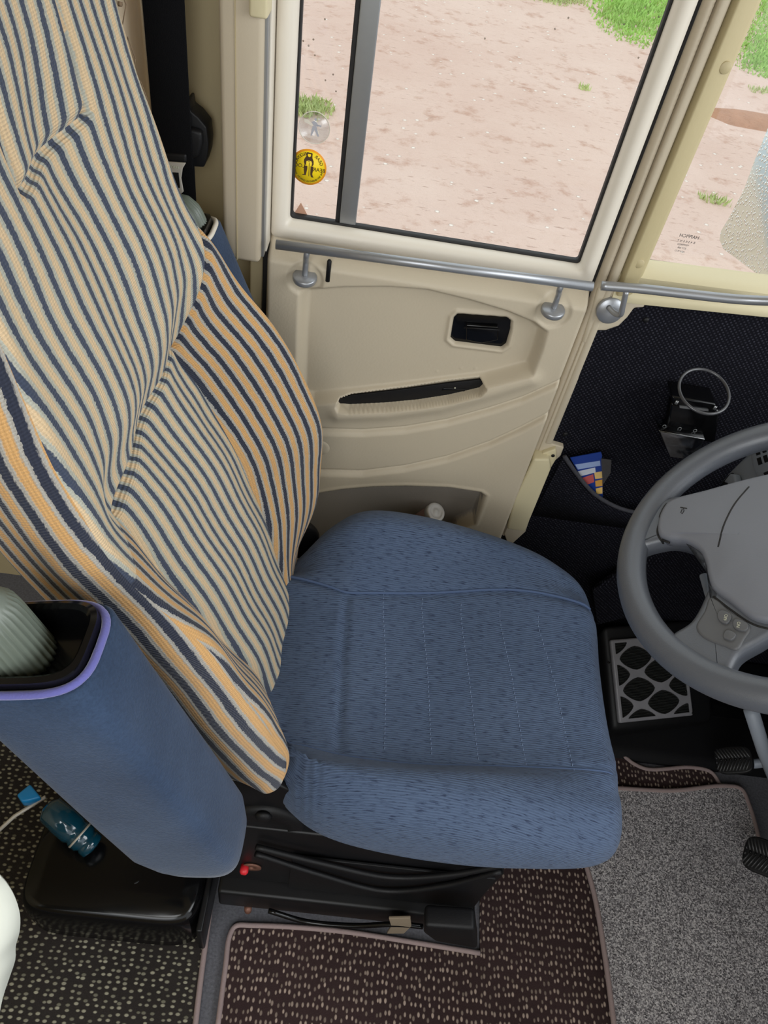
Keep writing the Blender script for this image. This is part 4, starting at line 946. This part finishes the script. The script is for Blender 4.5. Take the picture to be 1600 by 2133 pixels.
# ================================================================ foot rest and pedals
fz0, fz1 = .075, .165
A_ = on(1291,1507,z=fz0); B_ = on(1442,1491,z=fz0); D_ = on(1247,1335,z=fz1); ex = nrm(B_-A_); ey = nrm(D_-A_-(D_-A_).dot(ex)*ex); en = nrm(np.cross(ex, ey)); WX = np.linalg.norm(B_-A_)+.004; HY = (D_-A_).dot(ey)
def fp(u, v, h=0): return A_+ex*u+ey*v+en*h
M_frest = mat('worn_grey_rubber', srgb(132,131,136), .4, bump=.2, bscale=200, var=.2, vscale=40)
def rib_mat():
    s = NT('ribbed_black_inset'); oc = s.n('ShaderNodeTexCoord').outputs['Object']; sp = s.n('ShaderNodeSeparateXYZ', {0: oc})
    wv = s.math('SINE', s.math('ADD', s.math('MULTIPLY', s.math('ADD', sp.outputs[1], sp.outputs[2]), 1500), s.math('MULTIPLY', s.noise(oc, 60, 2), 5)))
    s.p(Base_Color=(.022,.024,.023,1), Roughness=.38); s.bump(wv, 1.0, .002); return s.m
M_rib = rib_mat()
fr = prism('foot_rest', [fp(0,0), fp(WX,0), fp(WX,HY), fp(0,HY)], -en*.012, M_frest, None, .004); tag(fr, 'grey rubber foot rest with black ribbed cells on the footwell hump', 'foot rest')
import itertools
cw, chh = WX/2.35, HY/3.6
cells = []
for u_, v0 in ((-.01,.19),(.30,.0),(.61,.20),(.92,.01)):
    for k in range(-1, 4): cells.append((u_*WX, (v0+.38*k)*HY))
for cu, cv in cells:
    pts = []
    for k in range(28):
        a = 2*math.pi*k/28; ca, sa = math.cos(a), math.sin(a); rr = 1/(abs(ca)**1.45+abs(sa)**1.45)**(1/1.45)
        pts.append((cu+ca*rr*WX*.210, cv+sa*rr*HY*.140))
    # clip to the inner border
    m0 = .008
    def clip(poly, ax, lim, keep_less):
        out = []
        for i in range(len(poly)):
            a, b = poly[i], poly[(i+1) % len(poly)]; ia = (a[ax] <= lim) == keep_less; ib = (b[ax] <= lim) == keep_less
            if ia: out.append(a)
            if ia != ib:
                t = (lim-a[ax])/(b[ax]-a[ax]); out.append((a[0]+t*(b[0]-a[0]), a[1]+t*(b[1]-a[1])))
        return out
    for ax_, lim, kl in ((0, m0, False), (0, WX-m0*1.3, True), (1, m0, False), (1, HY-m0, True)):
        pts = clip(pts, ax_, lim, kl) if len(pts) > 2 else []
    if len(pts) > 3:
        prism('ribbed_cell', [fp(u, v, .0006) for u, v in pts], -en*.003, M_rib, fr)
        tube('cell_rim', [fp(u, v, .001) for u, v in pts], .0008, M_rubber, fr, 5, closed=True)
for px, py in ((1429,1440), (1443,1486), (1268,1380)):
    q = onp(px, py, A_+en*.001, en); lathe('rivet', [(.0022,0),(.0022,.0012)], q, en, M_blk, fr, 12)
# hump carrying the foot rest
hump = [fp(-.01,-.012,-.012), fp(WX+.055,-.012,-.012), fp(WX+.06,HY+.03,-.012), fp(-.01,HY+.03,-.012)]
V = [tuple(p) for p in hump]+[(p[0], p[1], .0) for p in hump]
hp = mobj('trim_15', V, [[0,1,2,3],[7,6,5,4],[0,4,5,1],[1,5,6,2],[2,6,7,3],[3,7,4,0]], M_blk); bevel(hp, .012, 4); structure(hp)

def pedal(cpx, z, w_, h_, tilt, label, armto, turn=0):
    c = on(*cpx, z=z); n = nrm([-.62,-.12,.78]); uu = nrm(np.cross([0,1,0], n)); vv = nrm(np.cross(n, uu))
    if turn: a = math.radians(turn); uu, vv = uu*math.cos(a)+vv*math.sin(a), vv*math.cos(a)-uu*math.sin(a)
    t = thing('pedal', label, 'pedal', 'foot pedals', loc=tuple(float(q) for q in c))
    P = []
    for k in range(40):
        a = 2*math.pi*k/40; ca, sa = math.cos(a), math.sin(a); P.append(c+uu*h_*math.copysign(abs(ca)**.55, ca)+vv*w_*math.copysign(abs(sa)**.55, sa))
    par(prism('pedal_pad', P, -n*.010, M_blk, None, .003), t)
    g = []
    for sd in (1, -1):
        for k in range(11):
            s0 = -.85+k*.17
            a0_, a1_ = (s0, .10), (s0+.28, .80)
            if abs(a1_[0]) > .92: a1_ = (.9, .10+(.9-s0)/.28*.7)
            g.append(tube_geo([c+vv*w_*a0_[0]+uu*h_*sd*a0_[1]+n*.001, c+vv*w_*a1_[0]+uu*h_*sd*a1_[1]+n*.001], .0014, 6))
    mm = mobj('pad_ribs', *merge(g), mat('rib_rubber', (.05,.05,.052), .35), None); par(mm, t)
    g = [lathe_geo([(.0022,0),(.0018,.0018)], c+vv*w_*(k*.25-.6), n, 10) for k in range(6)]
    par(mobj('pad_nubs', *merge(g), M_gloss, None), t)
    par(tube('pedal_arm', catmull([c-n*.010, c-n*.03+np.array([.03,0,.01]), np.array(armto)], 6), .009, M_dash, None, 12), t)
pedal((1528,1582), .13, .034, .026, 0, 'left black ribbed pedal beside the grey rug', (1.0,.62,.42), 84)
pedal((1592,1785), .13, .034, .030, 0, 'lower right black ribbed pedal at the picture edge', (1.0,.45,.42), 62)
ca = tube('steering_shaft', [on(1565,1480,z=.35), on(1590,1560,z=.25), on(1625,1650,z=.15)], .012, M_dash, None, 16); tag(ca, 'grey steering shaft running down behind the wheel rim', 'shaft')

# ================================================================ black case, bottles, white cloth (lower left)
x0 = -.395; x1 = -.125
cs = thing('storage_case', 'glossy black rounded case on the floor behind the seat', 'case', loc=(-.26,.40,0))
V = []; Fc = []; prof2 = []
for k in range(64):
    a = 2*math.pi*k/64; ca_, sa_ = math.cos(a), math.sin(a)
    prof2.append((math.copysign(abs(ca_)**.32, ca_), math.copysign(abs(sa_)**.32, sa_)))
lev = [(.0,.94),(.008,.985),(.05,1.0),(.085,.995),(.105,.97),(.117,.92),(.122,.84),(.124,.5),(.124,.1)]
for z, k in lev:
    for a, b in prof2: V.append((-.262+a*.136*(k+ (1-k)*.5), .388+b*.100*k, z+.0115))
n = 64; Fc = [[i*n+k, i*n+(k+1) % n, (i+1)*n+(k+1) % n, (i+1)*n+k] for i in range(len(lev)-1) for k in range(n)]+[list(range(n))[::-1], [(len(lev)-1)*n+k for k in range(n)]]
par(mobj('case_body', V, Fc, M_gloss), cs)
par(box('end_bracket', (-.128,.292,.012), (-.118,.47,.118), M_metal, None, .003), cs)
par(tube('case_handle', catmull([on(265,1845,z=.125), on(285,1838,z=.135), on(300,1825,z=.125)], 5), .002, M_blk, None, 8), cs)
bt = on(152, 1728, z=.17); bax = nrm(on(205,1775,z=.15)-on(95,1680,z=.19))
bo_ = thing('bottle', 'dark teal bottle leaning behind the blue armrest', 'bottle', loc=tuple(float(v) for v in bt))
par(lathe('bottle_body', [(.008,-.055),(.020,-.047),(.022,-.02),(.022,.0),(.019,.006),(.021,.010),(.021,.022),(.017,.027),(.019,.030),(.019,.040),(.008,.044)], bt, bax, M_teal, None, 32), bo_)
par(lathe('bottle_collar', [(.0215,.012),(.0215,.015)], bt, bax, M_steel, None, 32), bo_)
q0, q1 = on(-20,1690,z=.16), on(105,1640,z=.19)
rd = thing('blue_capped_rod', 'slim metal rod with a bright blue cap at the left edge', 'rod', loc=tuple(float(v) for v in q0))
par(tube('rod', [on(-30,1755,z=.14), on(30,1700,z=.16), on(95,1660,z=.18)], .003, M_steel, None, 10), rd)
par(prism('blue_cap', [on(*p, z=.19) for p in ((34,1655),(62,1632),(85,1660),(60,1668),(45,1670))], (0,0,-.02), M_bluecap, None, .003), rd)
# white cloth hanging at the left edge
pts = [(0,1826),(10,1850),(24,1885),(34,1925),(34,1960),(28,1985),(30,2005),(22,2030),(12,2060),(6,2090),(2,2120),(4,2160)]
ed = catmull([on(*p, z=.55-.25*i/11) for i, p in enumerate(pts)], 4); V = []; nj = 16
for i, p in enumerate(ed):
    for j in range(nj): V.append(p+np.array([-.016*j, -.012*j+.010*math.sin(j*.9+i*.12), .004*math.sin(j*1.3)-.006*j]))
Fc = [[i*nj+j, i*nj+j+1, (i+1)*nj+j+1, (i+1)*nj+j] for i in range(len(ed)-1) for j in range(nj-1)]
wc = mobj('white_cloth', V, Fc, mat('off_white_cloth', srgb(226,228,216), .8, bump=.2, bscale=60)); wc.modifiers.new('s', 'SOLIDIFY').thickness = .002; tag(wc, 'off-white cloth with a scalloped edge at the lower left', 'cloth')

# ================================================================ OUTSIDE
def blades(name, polys, count, m, label, hgt, spread=.012):
    V = []; Fc = []
    areas = []
    for pl in polys:
        P = np.array([on(*p, z=GZ)[:2] for p in pl]); areas.append((P, abs(.5*np.sum(P[:,0]*np.roll(P[:,1],-1)-np.roll(P[:,0],-1)*P[:,1]))))
    tot = sum(a for _, a in areas)
    for P, ar in areas:
        k = int(count*ar/tot)+40; lo, hi = P.min(0), P.max(0); got = 0
        X0 = rng.uniform(lo[0], hi[0], k*5); Y0 = rng.uniform(lo[1], hi[1], k*5); d = sdf(X0, Y0, P)+np.abs(rng.normal(0, .35, k*5))-.06
        for x, y in list(zip(X0[d < 0], Y0[d < 0]))[:k]:
            h = hgt*rng.uniform(.5, 1.3); a = rng.uniform(0, 6.28); w_ = spread*rng.uniform(.6,1.4); dx, dy = math.cos(a)*w_, math.sin(a)*w_; lx, ly = rng.normal(0, h*.5, 2)
            b = len(V); V += [(x-dx, y-dy, GZ-.01), (x+dx, y+dy, GZ-.01), (x+lx, y+ly, GZ+h)]; Fc.append([b, b+1, b+2])
    return tag(mobj(name, V, Fc, m, None, False), label, 'grass', kind='stuff')
M_turf = mat('turf', srgb(150,196,90), .9, var=.35, vscale=2.5, bump=1, bscale=30, bdist=.03)
blades('grass', [[(1228,25),(1250,60),(1290,85),(1345,105),(1380,92),(1400,85),(1420,-60),(1500,-120),(1700,-160),(1250,-140),(1238,-20)], [(1530,140),(1560,155),(1600,165),(1700,150),(1750,-100),(1560,-60),(1545,60)]], 52000, M_grass, 'bright green grass beyond the dirt lot', .04, .016)
blades('sparse_grass', [[(600,195),(640,200),(690,212),(700,235),(650,245),(600,240)], [(1040,-8),(1110,0),(1170,14),(1215,8),(1220,-25),(1060,-25)], [(1455,402),(1490,410),(1520,422),(1490,424),(1460,412)], [(1560,185),(1600,188),(1600,196),(1565,194)], [(1205,178),(1226,182),(1222,190),(1208,186)]], 2600, M_grass2, 'thin tufts of grass scattered on the dirt', .035, .010)
tp_ = [on(*p, z=GZ) for p in ((1530,250),(1560,244),(1600,246),(1640,262),(1600,275),(1550,268))]; c_t = np.mean(tp_, 0)
V = []; n = 24
for k_, h_ in ((1.0,-.01),(.8,.03),(.5,.06),(.1,.07)):
    for j in range(n): a = 2*math.pi*j/n; V.append((c_t[0]+math.cos(a)*.55*k_*(1+.2*math.sin(3*a)), c_t[1]+math.sin(a)*.22*k_*(1+.2*math.cos(2*a)), GZ+h_))
mobj('soil_heap', V, [[i*n+k, i*n+(k+1) % n, (i+1)*n+(k+1) % n, (i+1)*n+k] for i in range(3) for k in range(n)]+[[3*n+k for k in range(n)]], M_dirtpile); tag(bpy.data.objects['soil_heap'], 'low heap of brown soil on the dirt lot', 'soil')
# outside body side of the vehicle (seen in the mirror)
structure(box('wall_outside', (-3.2,1.0,-.55), (XL-.01,1.03,1.9), mat('cream_body_paint', srgb(214,206,180), .3, spec=.5)))
structure(box('trim_16', (-3.2,1.03,.70), (-.2,1.035,.86), mat('pale_blue_stripe', srgb(150,176,184), .3)))
structure(box('trim_17', (-3.2,1.03,.92), (-.2,1.035,.98), mat('orange_stripe', srgb(206,140,70), .3)))
# door mirror
MP = on(1590, 470, y=1.22); inc = nrm(MP-CAMP); tgt = np.array([-1.6,.94,.60]); out_ = nrm(tgt-MP); mn = nrm(out_-inc)
ml = [(1600,262),(1572,330),(1548,395),(1516,455),(1500,482),(1497,500),(1505,520),(1530,538),(1570,568),(1600,592),(1660,625),(1720,560),(1760,380),(1720,240),(1650,215)]
mp_ = [onp(*p, MP, mn) for p in ml]
mr = thing('door_mirror', 'rain-specked outside mirror beyond the quarter window', 'mirror', loc=tuple(float(v) for v in MP))
def mirror_mat():
    s = NT('wet_mirror_glass'); oc = s.n('ShaderNodeTexCoord').outputs['Object']
    v = s.n('ShaderNodeTexVoronoi', {'Vector': s.mapv(oc, (330,330,170)), 'Scale': 1.0}); h = s.ramp(v.outputs['Distance'], [(.15, (1,1,1)), (.45, (0,0,0))])
    s.p(Base_Color=(.82,.84,.84,1), Metallic=1.0, Roughness=.06); s.bump(h, .15, .002); return s.m
sc_ = np.mean(mp_, 0)
par(prism('mirror_glass', [q-mn*.001 for q in [sc_+(p-sc_)*.985 for p in mp_]], -mn*.002, mirror_mat(), None), mr)
par(prism('mirror_shell', [q-mn*.004 for q in mp_], -mn*.05, M_blk, None, .008), mr)
q = onp(1640, 640, MP, mn); par(tube('mirror_arm', [onp(1600,600,MP-mn*.03,mn), onp(1590,640,MP-mn*.03,mn), (.75,1.0,.72)], .014, M_blk, None, 12), mr)
# rain drops on the panes
M_wd = glass('rain_drop', (.62,.58,.54), .2, .05)
def drop(px, py, r):
    q = on(px, py, y=.980); o = lathe('rain_drop', [(r,0),(r*.9,r*.35),(r*.6,r*.6),(r*.15,r*.7)], (q[0], .9796, q[2]), (0,1,0), M_wd, None, 10); return o
dl = [(592,70),(632,85),(653,82),(643,95),(656,115),(677,40),(694,155),(678,167),(700,190),(1184,37),(1156,60),(1010,80),(1330,120),(1372,35),(1300,50),(1560,90),(1585,45)]
for k, (px, py) in enumerate(dl):
    if px < 1450: tag(drop(px, py, .0011), 'small rain drop on the side window', 'rain drop', 'rain drops on the panes')
